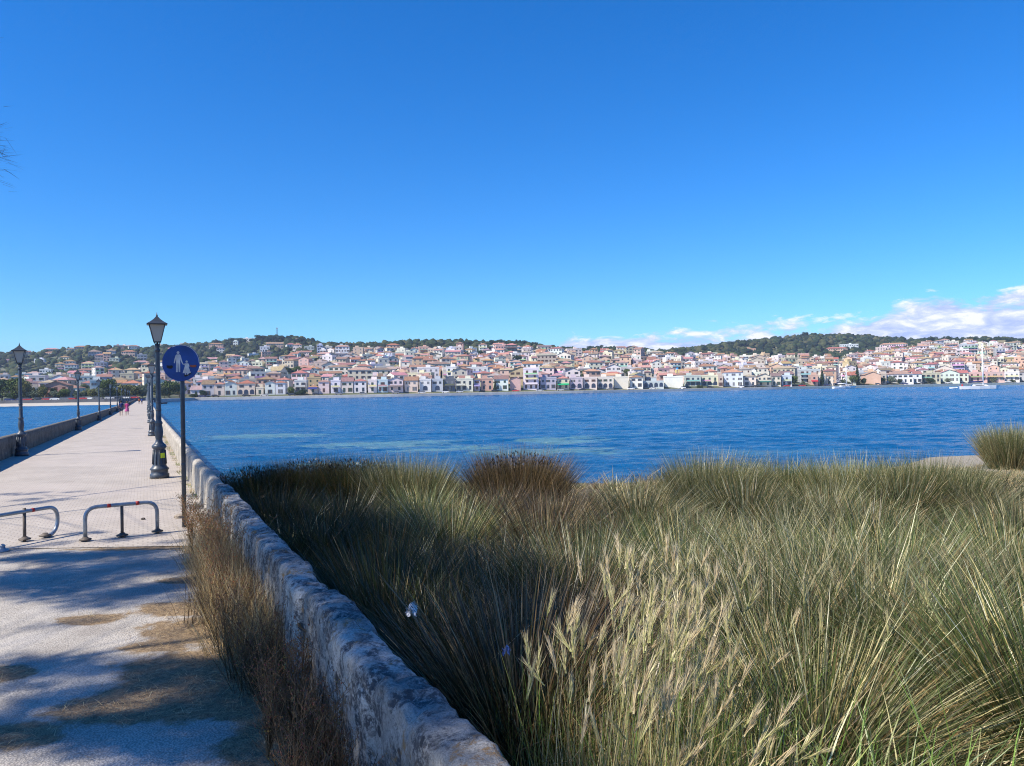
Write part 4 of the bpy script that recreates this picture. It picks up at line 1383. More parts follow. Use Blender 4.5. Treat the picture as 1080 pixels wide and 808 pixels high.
# ---- path side: weeds along the wall
m_weed = colmat('dried_weed', .9, .1, .2, 6.0, .1)
def weed_mesh(seed, h=.85, n=11, dark=False):
    r2 = random.Random(seed)
    q = MB()
    stem = (.27, .17, .09) if not dark else (.18, .12, .07)
    head = (.27, .15, .07) if not dark else (.18, .105, .06)
    def blob(p, s, c):
        vs = [(p[0] + s * dx, p[1] + s * dy, p[2] + s * dz) for dx, dy, dz in ((1, 0, 0), (-1, 0, 0), (0, 1, 0), (0, -1, 0), (0, 0, 1.2), (0, 0, -1.2))]
        q.add(vs, [(0, 2, 4), (2, 1, 4), (1, 3, 4), (3, 0, 4), (2, 0, 5), (1, 2, 5), (3, 1, 5), (0, 3, 5)], 0, c)
    for i in range(n):
        a = r2.uniform(0, 6.28); ln = r2.uniform(.05, .38); hh = h * r2.uniform(.55, 1.0)
        pts = []
        for k in range(6):
            t = k / 5
            pts.append(Vector((math.cos(a) * ln * t ** 1.3 * hh + r2.uniform(-.01, .01), math.sin(a) * ln * t ** 1.3 * hh + r2.uniform(-.01, .01), hh * t)))
        q.tube(pts, [.0045, .004, .0035, .003, .0022, .0012], 4, 0, stem, False, False)
        for j in range(r2.randint(7, 12)):
            t = r2.uniform(.25, 1.0); k = min(4, int(t * 5)); p = pts[k].lerp(pts[k + 1], t * 5 - k)
            a2 = r2.uniform(0, 6.28); l2 = r2.uniform(.05, .17)
            e_ = p + Vector((math.cos(a2) * l2 * .7, math.sin(a2) * l2 * .7, l2 * r2.uniform(.4, 1)))
            q.tube([p, e_], [.0022, .001], 3, 0, stem, False, False)
            for m_ in range(r2.randint(3, 6)):
                f_ = r2.uniform(.45, 1.05)
                pp = p.lerp(e_, f_)
                blob((pp.x + r2.uniform(-.012, .012), pp.y + r2.uniform(-.012, .012), pp.z + r2.uniform(-.012, .012)), r2.uniform(.003, .007), tuple(c * r2.uniform(.7, 1.4) for c in head))
    return q.mesh('dried_weed', m_weed)
wm_ = [weed_mesh(1), weed_mesh(2, .95, 14), weed_mesh(3, .8, 12, True), weed_mesh(4, .75, 16, True)]
WD = []
sw = 10.4
for s_, c_ in ((1.9, .6), (2.15, .62), (2.3, .78), (2.9, .7), (3.2, .6), (3.5, .62), (4.0, .6)): WD.append((s_, c_))
while sw > 2.4:
    WD.append((sw, rnd.uniform(.52, .88) if sw > 5 else rnd.uniform(.66, .9))); sw -= rnd.uniform(.22, .36) if not 6.2 < sw < 8.0 else .5
names = ['first from the sign'] + [f'{w_} from the sign' for w_ in ('second', 'third', 'fourth', 'fifth', 'sixth', 'seventh', 'eighth', 'ninth', 'tenth', 'eleventh', 'twelfth', 'thirteenth', 'fourteenth', 'fifteenth', 'sixteenth', 'seventeenth', 'eighteenth', 'nineteenth', 'twentieth', 'twenty first', 'twenty second', 'twenty third', 'twenty fourth', 'twenty fifth', 'twenty sixth', 'twenty seventh', 'twenty eighth', 'twenty ninth', 'thirtieth', 'thirty first', 'thirty second', 'thirty third', 'thirty fourth', 'thirty fifth', 'thirty sixth', 'thirty seventh', 'thirty eighth', 'thirty ninth', 'fortieth', 'forty first', 'forty second', 'forty third', 'forty fourth', 'forty fifth', 'forty sixth', 'forty seventh', 'forty eighth')]
WD.sort(key=lambda a: -a[0])
ORDW = names
for i, (s, c) in enumerate(WD):
    me = wm_[rnd.choice((0, 1)) if s > 6 else rnd.choice((2, 3))]
    o = link('dried_weed', me, None, (c - TB * s, s, float(deck_z(s)) - .03))
    o.rotation_euler = (rnd.uniform(-.12, .12), rnd.uniform(-.15, .12), rnd.uniform(0, 6.28))
    sc = rnd.uniform(.62, .92) if s > 4.2 else rnd.uniform(.5, .78); o.scale = (sc, sc, sc)
    tag(o, ('brown' if s > 6 else 'dark brown') + ' dried weed along the wall, ' + names[i], 'weed', 'dried weeds along the path side of the wall')
o = link('dried_weed', wm_[0], None, (1.32 - TB * 10.0, 10.0, float(land_z(1.32 - TB * 10.0, 10.0)))); o.scale = (1.25, 1.25, 1.38)
tag(o, 'brown dried weed leaning over the old wall from its marsh side', 'weed', 'dried weeds along the path side of the wall')
ws = Acc()
for _ in range(620):
    s = rg.uniform(1.6, 9.9); c = .93 - abs(rg.normal(0, .19))
    if s < 4.8:
        c = .93 - abs(rg.normal(0, .12))
        if rg.random() < .35: continue
    x = c - TB * s
    near = 5.6 < s < 8.4
    tuft(ws, x, s, 34 if near else 16, .10, rg.uniform(.25, .66) if near else rg.uniform(.22, .62), 'straw' if s > 5.2 and rg.random() < .75 else 'dead', .0036, .28, (.02, 0), 3, .35, float(deck_z(s)))
tag(ws.build('wall_grass', m_blade), 'dry straw coloured grass tufts at the foot of the old wall', 'grass', None, 'stuff')
# green and dry growth at the foot of the sunlit parapet
ws = Acc()
for _ in range(150):
    s = rg.uniform(10.5, 40); c = .93 - abs(rg.normal(0, .07))
    tuft(ws, c - TB * s, s, 22, .08, rg.uniform(.05, .16), 'lush' if rg.random() < .45 else 'straw', .006, .5, (0, 0), 2, .4, float(deck_z(s)))
for sx_ in (18.6, 40.5, 63):
    for _ in range(20):
        a = rg.uniform(0, 6.28)
        tuft(ws, .30 - TB * sx_ + math.cos(a) * .3, sx_ + math.sin(a) * .3, 16, .08, rg.uniform(.03, .08), 'straw', .006, .6, (0, 0), 2, .4, float(deck_z(sx_)))
tag(ws.build('parapet_grass', m_blade), 'small green and dry tufts at the foot of the sunlit parapet', 'grass', None, 'stuff')
# loose straw on the path
n = 110000
X = rg.uniform(-7, 1, n); Yv = rg.uniform(2.0, 11.0, n)
c = cof(X, Yv)
pm_ = straw_m(X, Yv) + .45 * (fbm(X, Yv, 3.2, 3)) 
keep = (c < .93) & (rg.random(n) < np.clip((pm_ - .28) * 1.3, .004, 1))
X, Yv = X[keep], Yv[keep]; n = len(X)
a_ = rg.uniform(0, 6.28, n)
cA, cB = pick('straw', n); dm = rg.random((n, 1)) < .35; cA = np.where(dm, cA * .4, cA); cB = np.where(dm, cB * .4, cB)
stw = Acc()
stw.add(*blade_arrays(np.stack([X, Yv, deck_z(Yv) + .004 + .012 * rg.random(n)], 1), rg.uniform(.03, .13, n), a_, np.full(n, 1.45), rg.normal(.03, .05, n), rg.uniform(.0018, .0036, n), cA, cB, 2, a_ + math.pi / 2))
tag(stw.build('straw', m_blade), 'loose dry straw scattered on the pale path', 'straw', None, 'stuff')
# bare twig on the path
tg = G(262, 692)
q = MB()
q.tube([(0, 0, 0), (-.08, .06, .09), (-.19, .12, .22), (-.24, .15, .33)], [.009, .007, .005, .002], 6)
q.tube([(-.19, .12, .22), (-.26, .10, .26)], [.004, .002], 5)
q.tube([(-.08, .06, .09), (-.10, .16, .16)], [.004, .002], 5)
tag(q.build('twig', simple('dark_twig', (.04, .025, .018), .9), None, tg), 'dark bare twig leaning over the edge of the path by the weeds', 'twig')

# ------------------------------------------------------------------ pines left of and behind the camera: they shade the path and the wall
m_bark = simple('pine_bark', (.12, .085, .06), .95, 0, .35, 5)
m_need = colmat('pine_needles', .7, .2, .15, 1.0, .15)
def gz_at(x, y): return 1.7
clumps = []
def in_view(p, m=.35):
    q = cam.matrix_world.inverted() @ p
    if q.z > -.3: return False
    x, y = q.x / -q.z, q.y / -q.z
    e_ = m / -q.z
    return abs(x) < .662 + e_ and abs(y) < .497 + e_
def shade(x, y, z, r, h=6.5):
    """a needle clump high enough to stay out of the picture whose shadow falls at x, y, z"""
    t = h / SUN.z
    while t < 40:
        p = Vector((x, y, z)) + SUN * t
        if not in_view(p, r + .15): break
        t += .7
    clumps.append((p, r))
def pshade(px, py, r, h=6.5, dz=0):
    g = G(px, py); shade(g.x, g.y, g.z, r, h + rnd.uniform(-.5, 1.6))
SHADE_PX = [(0, 190, 588, 585, 12, .26), (0, 215, 604, 600, 14, .28), (0, 200, 622, 618, 12, .26), (60, 230, 634, 628, 5, .2), (60, 200, 566, 570, 5, .16),
 (20, 90, 524, 522, 3, .16), (0, 50, 526, 527, 3, .2), (30, 110, 660, 664, 2, .1), (0, 60, 702, 706, 4, .16), (60, 260, 700, 700, 7, .19), (120, 300, 716, 718, 7, .2), (0, 130, 730, 735, 5, .17), (170, 300, 742, 742, 5, .22), (0, 250, 762, 758, 8, .17), (100, 300, 778, 776, 7, .17), (150, 330, 798, 800, 5, .2), (-60, 80, 775, 780, 4, .2)]
SHADE_W = []
import random as _r
_q = _r.Random(5)
# the wall top, patchy
for y_, r_ in ((10.4, .35), (9.9, .4), (7.6, .38), (7.0, .4), (6.4, .25), (5.0, .3), (4.5, .32), (4.0, .32), (3.5, .3), (3.05, .25)):
    SHADE_W.append((1.05 - .4731 * y_ , y_, 2.3, r_))
# weeds between path and wall close to the camera
for y_ in (3.2, 3.7, 4.2, 4.8, 5.4): SHADE_W.append((.6 - .4731 * y_, y_, 2.0, .33))
# the marsh just behind the wall
y_ = 3.0
while y_ < 21:
    x0 = 1.5 - .4731 * y_
    x1 = (.55 if y_ < 8 else .55 - (y_ - 8) * .42) if y_ < 14 else x0 + 2.2
    x_ = x0
    while x_ < x1:
        if _q.random() < .82: SHADE_W.append((x_ + _q.uniform(-.2, .2), y_ + _q.uniform(-.25, .25), 1.7, _q.uniform(.38, .55)))
        x_ += .72
    y_ += .72
# dapples on the path, read as spots on the ground
for (x0, x1, y0, y1, n, r) in SHADE_PX:
    n = int(n * 1.35)
    for k in range(n):
        t = (k + rnd.uniform(.1, .9)) / n
        pshade(x0 + (x1 - x0) * t, y0 + (y1 - y0) * t + rnd.uniform(-8, 8), r * rnd.uniform(.75, 1.2))
for (x, y, z, r) in SHADE_W:
    shade(x, y, z, r * (1.15 if z > 1.8 else 1.1), 6.8 + rnd.uniform(-.4, 1.8))
TR = [(-14.5, -.5, 'tall pine with an open crown standing left of the path'), (-16.0, 5.2, 'tall pine on the left bank, farthest forward of the three'), (-11.5, -6.0, 'tall pine with an open crown standing behind the camera')]
tr_cl = [[], [], []]
for (p, r) in clumps:
    d = [(Vector((x, y, 0)) - Vector((p.x, p.y, 0))).length for x, y, _ in TR]
    tr_cl[d.index(min(d))].append((p, r))
# branch whose needle tips show at the left edge of the sky
tipP = P(2, 158, 8.2)
for ti, (x, y, lab) in enumerate(TR):
    gz = float(land_z(x, y))
    t = empty('pine_tree', (x, y, gz)); tag(t, lab, 'tree', 'pines beside the camera')
    org = Vector((x, y, gz))
    cl = tr_cl[ti]
    zs = [p.z for p, r in cl] or [9]
    topz = max(zs) - gz + .5
    q = MB()
    tp = [Vector((0, 0, -.2)), Vector((.1, .1, topz * .3)), Vector((-.1, .2, topz * .6)), Vector((.1, 0, topz))]
    q.tube(tp, [.24, .2, .15, .05], 10)
    # limbs: each clump hangs on a limb that leaves the trunk
    dirs = {}
    for p, r in cl:
        l = p - org
        key = int((math.atan2(l.y, l.x) + math.pi) / (2 * math.pi) * 9)
        dirs.setdefault(key, []).append((l, r))
    for key, L in dirs.items():
        far = max(L, key=lambda a: Vector((a[0].x, a[0].y)).length)[0]
        st_ = Vector((0, 0, topz * rnd.uniform(.45, .62)))
        mid = st_.lerp(far, .5) + Vector((0, 0, .35))
        q.tube([st_, mid, far], [.06, .03, .01], 6)
        for l, r in L:
            tt = max(0.1, min(.95, Vector((l.x, l.y)).length / max(.1, Vector((far.x, far.y)).length)))
            a0 = st_.lerp(mid, tt * 2) if tt < .5 else mid.lerp(far, tt * 2 - 1)
            q.tube([a0, l], [.010, .004], 4, 0, (1, 1, 1), True, False)
    q.build('trunk', m_bark, t)
    ac = Acc()
    for p, r in cl:
        l = np.array(p - org)
        nb = int(1050 * (r / .45) ** 2)
        g_ = rg.normal(0, 1, (nb, 3)); g_ /= np.linalg.norm(g_, axis=1)[:, None]
        rr = r * rg.random(nb) ** .5
        Bp = l[None, :] + g_ * rr[:, None] * np.array([[1, 1, .6]])
        d = g_ + rg.normal(0, .5, (nb, 3)); d /= np.linalg.norm(d, axis=1)[:, None]
        ca = np.tile(np.array([[.035, .06, .025]]), (nb, 1)) * rg.uniform(.7, 1.4, (nb, 1))
        ac.add(*blade_arrays(Bp, rg.uniform(.10, .20, nb), np.arctan2(d[:, 1], d[:, 0]), np.arccos(np.clip(d[:, 2], -1, 1)), rg.normal(0, .2, nb), rg.uniform(.010, .018, nb), ca, ca * 1.3, 2))
    if ti == 1:
        # a low branch reaching to the left edge of the picture
        l0 = np.array(tipP - org)
        bq = MB(); bq.tube([(0, 0, topz * .45), tuple(Vector((0, 0, topz * .45)).lerp(Vector(l0), .6) + Vector((0, 0, .3))), tuple(l0 - np.array([.45, 0, -.02]))], [.07, .04, .01], 6)
        bq.build('branch', m_bark, t)
        nb = 520
        tt = rg.random(nb)
        Bp = l0[None, :] + np.stack([.0 - .9 * tt, rg.normal(0, .10, nb), rg.normal(0, .15, nb) - .02 * tt], 1)
        az = np.where(rg.random(nb) < .85, rg.normal(0, .7, nb), rg.uniform(0, 6.28, nb))
        ca = np.tile(np.array([[.06, .05, .05]]), (nb, 1))
        ac.add(*blade_arrays(Bp, rg.uniform(.12, .24, nb), az, rg.normal(1.65, .38, nb), rg.normal(.12, .1, nb), rg.uniform(.005, .009, nb), ca, ca, 3))
    if ac.V: ac.build('crown', m_need, t)
# ------------------------------------------------------------------ the town across the bay
m_wall = colmat('painted_render', .85, .15, .07, .35)
m_roof = colmat('clay_tiles', .9, .1, .22, .9)
m_win = colmat('window_glass', .25, .5, .1, 1.0)
m_trim = colmat('house_trim', .7, .2, .06, 1.0)
WC = {'white': (0.705, 0.687, 0.661), 'cream': (0.670, 0.607, 0.502), 'pale-yellow': (0.661, 0.590, 0.441), 'peach': (0.616, 0.441, 0.317), 'pink': (0.582, 0.397, 0.352), 'pale-pink': (0.687, 0.582, 0.546), 'lilac-grey': (0.423, 0.397, 0.441), 'light-grey': (0.494, 0.485, 0.485),
      'salmon': (0.512, 0.326, 0.255), 'pale-blue': (0.529, 0.590, 0.643), 'mint': (0.582, 0.651, 0.599), 'beige': (0.485, 0.414, 0.335), 'ochre': (0.529, 0.406, 0.237), 'dark-grey': (0.142, 0.142, 0.159)}
WP = [('white', 32), ('cream', 26), ('pale-yellow', 4), ('peach', 10), ('pink', 3), ('pale-pink', 15), ('lilac-grey', 3), ('light-grey', 6), ('salmon', 3), ('pale-blue', 1), ('beige', 12), ('ochre', 2)]
RC = {'red': (0.299, 0.154, 0.110), 'brown': (0.238, 0.154, 0.119), 'orange': (0.370, 0.229, 0.150), 'pale-red': (0.370, 0.246, 0.202)}
def wpick(L):
    s = sum(b for a, b in L); x = rnd.random() * s
    for a, b in L:
        x -= b
        if x <= 0: return a
    return L[-1][0]

def pieces(w, d, st, roof, wc, rc, balc, arcade=False, gable_front=False, blank=False, awn=None, low=5.0):
    """geometry of one building around its base centre, front towards -y: list of (part name, material, MB)"""
    SH_ = 2.95
    H = st * 2.95 + .3
    col = tuple(c * rnd.uniform(.92, 1.06) for c in WC[wc]); rcol = tuple(c * rnd.uniform(.8, 1.2) for c in RC[rc])
    out = []
    a = MB(); a.box(-w / 2, w / 2, -d / 2, d / 2, -low, H, 0, col, skip=(0,))
    r = MB(); o = .45
    rh = 0
    if roof == 'hipped':
        rh = min(w, d) * .20
        x, y = w / 2 + o, d / 2 + o
        if w >= d: i = (w - d) / 2 + .2; rv = [(-i, 0, H + rh), (i, 0, H + rh)]; fs = [(0, 1, 5, 4), (1, 2, 5), (2, 3, 4, 5), (3, 0, 4)]
        else: i = (d - w) / 2 + .2; rv = [(0, -i, H + rh), (0, i, H + rh)]; fs = [(0, 1, 4), (1, 2, 5, 4), (2, 3, 5), (3, 0, 4, 5)]
        r.add([(-x, -y, H - .05), (x, -y, H - .05), (x, y, H - .05), (-x, y, H - .05)] + rv + [(-x, -y, H - .05), (x, -y, H - .05), (x, y, H - .05), (-x, y, H - .05)], fs + [(9, 8, 7, 6)], 0, rcol)
    elif roof == 'gabled':
        if gable_front:
            rh = w * .20; x, y = w / 2 + o, d / 2 + o
            r.add([(-x, -y, H - .1), (x, -y, H - .1), (x, y, H - .1), (-x, y, H - .1), (0, -y, H + rh), (0, y, H + rh)], [(1, 2, 5, 4), (3, 0, 4, 5)], 0, rcol)
            a.add([(-w / 2, -d / 2, H), (w / 2, -d / 2, H), (0, -d / 2, H + rh - .12), (-w / 2, d / 2, H), (w / 2, d / 2, H), (0, d / 2, H + rh - .12)], [(0, 1, 2), (4, 3, 5)], 0, col)
        else:
            rh = d * .20; x, y = w / 2 + o, d / 2 + o
            r.add([(-x, -y, H - .1), (x, -y, H - .1), (x, y, H - .1), (-x, y, H - .1), (-x, 0, H + rh), (x, 0, H + rh)], [(0, 1, 5, 4), (2, 3, 4, 5)], 0, rcol)
            a.add([(-w / 2, -d / 2, H), (-w / 2, d / 2, H), (-w / 2, 0, H + rh - .12), (w / 2, -d / 2, H), (w / 2, d / 2, H), (w / 2, 0, H + rh - .12)], [(1, 0, 2), (3, 4, 5)], 0, col)
    else:
        pc = tuple(min(.8, c * 1.05) for c in col)
        r.box(-w / 2 - .1, w / 2 + .1, -d / 2 - .1, d / 2 + .1, H + .003, H + .25, 0, pc)
        r.box(-w / 2 - .1, w / 2 + .1, -d / 2 - .1, -d / 2 + .15, H + .253, H + .85, 0, pc)
        r.box(-w / 2 - .1, -w / 2 + .15, -d / 2 + .153, d / 2 + .1, H + .253, H + .85, 0, pc)
        r.box(w / 2 - .15, w / 2 + .1, -d / 2 + .153, d / 2 + .1, H + .253, H + .85, 0, pc)
        sx = rnd.uniform(-.25, .25) * w
        r.box(sx - 1.6, sx + 1.6, 0, d * .35, H + .253, H + 2.5, 0, pc)
    if roof != 'flat' and rnd.random() < .6:
        cx_, cy_ = w * rnd.uniform(-.3, .3), d * .22
        r.box(cx_ - .3, cx_ + .3, cy_ - .3, cy_ + .3, H, H + rh + .7, 0, col)
    out.append(('wall', m_wall, a)); out.append(('roof', m_roof if roof != 'flat' else m_wall, r))
    wcol = [(.03, .04, .055), (.05, .06, .08), (.10, .05, .035), (.04, .07, .05), (.20, .20, .21)]
    wc1 = rnd.choice(wcol)
    if not blank:
        for f in range(st):
            z = f * 2.95 + .95
            nw = max(1, int(w / rnd.uniform(2.7, 3.5)))
            for k in range(nw):
                cx_ = -w / 2 + w * (k + .5) / nw
                tall = (balc and f > 0) or f == 0
                z0_, z1_ = (z - .85 if tall else z), z + 1.4
                ww = .65 if not (f == 0 and arcade) else min(1.3, w / nw * .36)
                m = MB()
                if f == 0 and arcade:
                    n_ = 6
                    poly = [(cx_ - ww, f * 2.95 + .05), (cx_ + ww, f * 2.95 + .05)] + [(cx_ + ww * math.cos(math.pi * t_ / n_), 1.6 + ww * math.sin(math.pi * t_ / n_)) for t_ in range(n_ + 1)]
                    L = len(poly)
                    m.add([(x_, -d / 2 - .06, z_) for x_, z_ in poly], [tuple(range(L))], 0, (.035, .045, .08))
                else:
                    m.box(cx_ - ww, cx_ + ww, -d / 2 - .05, -d / 2 + .1, z0_, z1_, 0, wc1)
                    if rnd.random() < .35: m.box(cx_ - ww - .55, cx_ - ww - .03, -d / 2 - .09, -d / 2 - .003, z0_, z1_, 0, (.10, .07, .05)); m.box(cx_ + ww + .03, cx_ + ww + .55, -d / 2 - .09, -d / 2 - .003, z0_, z1_, 0, (.10, .07, .05))
                out.append(('window' if f or not k == nw // 2 or arcade else 'door', m_win, m))
            ns = max(1, int(d / 3.6))
            for sgn in (-1, 1):
                for k in range(ns):
                    cy_ = -d / 2 + d * (k + .5) / ns
                    m = MB()
                    m.box(sgn * w / 2 - (.05 if sgn < 0 else .1), sgn * w / 2 + (.1 if sgn < 0 else .05), cy_ - .5, cy_ + .5, z, z + 1.35, 0, wc1)
                    out.append(('window', m_win, m))
    if balc:
        for f in range(1, st):
            z = f * 2.95 + .02
            x0, x1 = -w * .42, w * .42
            if rnd.random() < .3: x0, x1 = -w * .46, w * .05
            m = MB(); m.box(x0, x1, -d / 2 - 1.5, -d / 2 - .003, z - .2, z, 0, tuple(min(.8, c * 1.05) for c in col))
            m.box(x0, x1, -d / 2 - 1.5, -d / 2 - 1.42, z + .003, z + .85, 0, tuple(min(.8, c * (1.0 if rnd.random() < .6 else .5)) for c in col))
            out.append(('balcony', m_trim, m))
    if awn:
        m = MB(); m.add([(-w * .46, -d / 2 - .01, 3.1), (w * .46, -d / 2 - .01, 3.1), (w * .46, -d / 2 - 3.0, 2.4), (-w * .46, -d / 2 - 3.0, 2.4), (-w * .46, -d / 2 - .01, 3.0), (w * .46, -d / 2 - .01, 3.0), (w * .46, -d / 2 - 3.0, 2.0), (-w * .46, -d / 2 - 3.0, 2.0)],
                        [(0, 3, 2, 1), (3, 7, 6, 2), (0, 4, 7, 3), (1, 2, 6, 5)], 0, awn)
        out.append(('awning', m_trim, m))
    return out, H + rh

BLD = []   # dicts: px, Y, w, d, st ...
def add_b(px, Y, w, d, st, roof, wc, rc, rot=None, **kw):
    z = float(far_zn(px, Y))
    if Y - Y0(px) < 17: z = 1.53
    BLD.append(dict(px=px, Y=Y, z=z, w=w, d=d, st=st, roof=roof, wc=wc, rc=rc, rot=(rnd.gauss(0, .22) if rot is None else rot), kw=kw))
def at_row(x0, x1, ybase, st, roof, wc, rc, d=10, **kw):
    px = (x0 + x1) / 2
    Y = locate(px, ybase) + d / 2
    add_b(px, Y, (x1 - x0) / 816 * Y, d, st, roof, wc, rc, kw.pop('rot', rnd.gauss(0, .06)), **kw)
def front(x0, x1, st, roof, wc, rc='red', off=0, d=12, **kw):
    px = (x0 + x1) / 2
    Y = float(Y0(px)) + 15 + off + d / 2
    add_b(px, Y, (x1 - x0) / 816 * Y, d, st, roof, wc, rc, kw.pop('rot', 0.0), **kw)
# the waterfront as the photograph shows it, left to right
W_ = [
 (203, 214, 1, 'gabled', 'white', 'pale-red', {}), (215, 227, 2, 'gabled', 'light-grey', 'brown', {}), (228, 238, 2, 'hipped', 'pale-yellow', 'red', {}), (239, 251, 2, 'gabled', 'mint', 'brown', dict(gable_front=True)),
 (252.5, 270, 2, 'hipped', 'pale-yellow', 'red', dict(arcade=True, lm='arcaded yellow hall', d=14)), (271.5, 279, 1, 'flat', 'cream', 'red', {}), (281, 291, 2, 'gabled', 'white', 'pale-red', dict(gable_front=True)), (292, 302, 2, 'hipped', 'white', 'red', {}),
 (312, 324, 2, 'flat', 'white', 'red', dict(balc=True, off=10)), (326, 336, 1, 'hipped', 'cream', 'red', dict(awn=(.05, .06, .22))), (337, 348, 2, 'hipped', 'pale-pink', 'orange', {}), (350, 360, 2, 'flat', 'white', 'red', dict(balc=True)), (361, 373, 2, 'gabled', 'cream', 'brown', {}),
 (374, 387, 2, 'hipped', 'white', 'red', {}), (389, 398, 3, 'flat', 'white', 'red', dict(balc=True)), (399, 409.5, 3, 'flat', 'pale-blue', 'red', dict(balc=True)),
 (410.5, 426, 2, 'gabled', 'pale-pink', 'pale-red', dict(gable_front=True, lm='pink-roofed hall', d=22, awn=(.18, .15, .15))), (427.5, 441, 2, 'gabled', 'cream', 'brown', {}), (443, 455, 2, 'flat', 'white', 'red', dict(arcade=True)), (456, 467.5, 2, 'flat', 'light-grey', 'red', dict(arcade=True)),
 (469, 480, 3, 'flat', 'dark-grey', 'red', dict(balc=True, lm='dark grey block')), (481, 499, 3, 'flat', 'cream', 'red', dict(balc=True)), (500, 506.5, 2, 'hipped', 'lilac-grey', 'brown', dict(awn=(.25, .22, .4))), (507.5, 520, 3, 'flat', 'salmon', 'red', {}),
 (521.5, 536, 2, 'gabled', 'white', 'brown', {}), (538, 549, 3, 'gabled', 'pink', 'pale-red', dict(gable_front=True, blank=True, lm='blank pink gable')), (552, 568, 4, 'flat', 'white', 'red', dict(balc=True, lm='white balconied hotel')),
 (570, 586, 3, 'flat', 'lilac-grey', 'red', {}), (587.5, 600, 2, 'hipped', 'pale-yellow', 'orange', dict(awn=(.02, .35, .15), lm='green awning')), (601, 614, 2, 'flat', 'light-grey', 'red', dict(arcade=True)), (615, 629, 2, 'flat', 'pale-pink', 'red', dict(arcade=True)),
 (630, 646, 2, 'flat', 'cream', 'red', dict(arcade=True)), (647.5, 662, 2, 'flat', 'cream', 'red', dict(blank=True, lm='blank cream warehouse')), (664, 677, 2, 'hipped', 'white', 'red', dict(d=16)), (678, 699, 1, 'flat', 'light-grey', 'red', dict(arcade=True)),
 (700.5, 719, 2, 'flat', 'white', 'red', dict(blank=True, lm='blank white warehouse')), (722, 738, 3, 'flat', 'light-grey', 'red', dict(balc=True, off=8)), (739, 756, 3, 'flat', 'cream', 'red', dict(balc=True, arcade=True, off=8)), (757, 761.5, 2, 'flat', 'beige', 'red', {}),
 (763, 782, 4, 'hipped', 'white', 'orange', dict(lm='big white block', d=14)), (783.5, 796, 3, 'hipped', 'pale-pink', 'pale-red', {}), (798, 812, 3, 'gabled', 'cream', 'brown', dict(gable_front=True, awn=(.03, .12, .11))), (813, 822, 2, 'gabled', 'cream', 'brown', {}),
 (823.5, 833.5, 3, 'flat', 'pale-blue', 'red', dict(balc=True)), (843, 863, 4, 'flat', 'light-grey', 'red', dict(balc=True, off=26, lm='grey terraced block')), (854, 861, 2, 'flat', 'salmon', 'red', dict(awn=(.4, .03, .05))), (862, 869, 2, 'flat', 'pale-yellow', 'red', {}), (870, 877, 2, 'gabled', 'cream', 'brown', {}),
 (893, 901, 2, 'gabled', 'cream', 'red', {}), (911, 926, 3, 'gabled', 'peach', 'pale-red', dict(gable_front=True, blank=True, lm='blank peach gable', d=16)), (928, 933, 2, 'flat', 'beige', 'red', {}), (935, 960, 3, 'hipped', 'white', 'orange', dict(lm='long white block', d=14)),
 (962, 970, 2, 'gabled', 'white', 'brown', {}), (971, 989, 2, 'flat', 'beige', 'red', dict(balc=True)), (990, 1009, 3, 'gabled', 'mint', 'pale-red', dict(gable_front=True, lm='mint green gable')), (1010, 1019, 2, 'gabled', 'cream', 'red', {}), (1021, 1038, 3, 'flat', 'pink', 'red', dict(balc=True, lm='long pink block')), (1039, 1056, 3, 'flat', 'pink', 'red', dict(balc=True)),
 (1058, 1072, 3, 'flat', 'white', 'red', dict(balc=True)), (1073, 1086, 2, 'hipped', 'light-grey', 'brown', {}),
]
LM = []
for (x0, x1, st, rf, wc, rc, kw) in W_:
    kw = dict(kw); lm = kw.pop('lm', None)
    if lm: LM.append(((x0 + x1) / 2, lm))
    front(x0, x1, st - 1 if st > 2 and lm != 'white balconied hotel' else st, rf, wc, rc, **kw)
    BLD[-1]['front'] = True
LM.append((885, 'climbing street')); LM.append((209, 'blue sign')); LM.append((60, 'left bank trees')); LM.append((130, 'bridge end')); LM.append((305, 'mast hilltop'))
LM.sort()
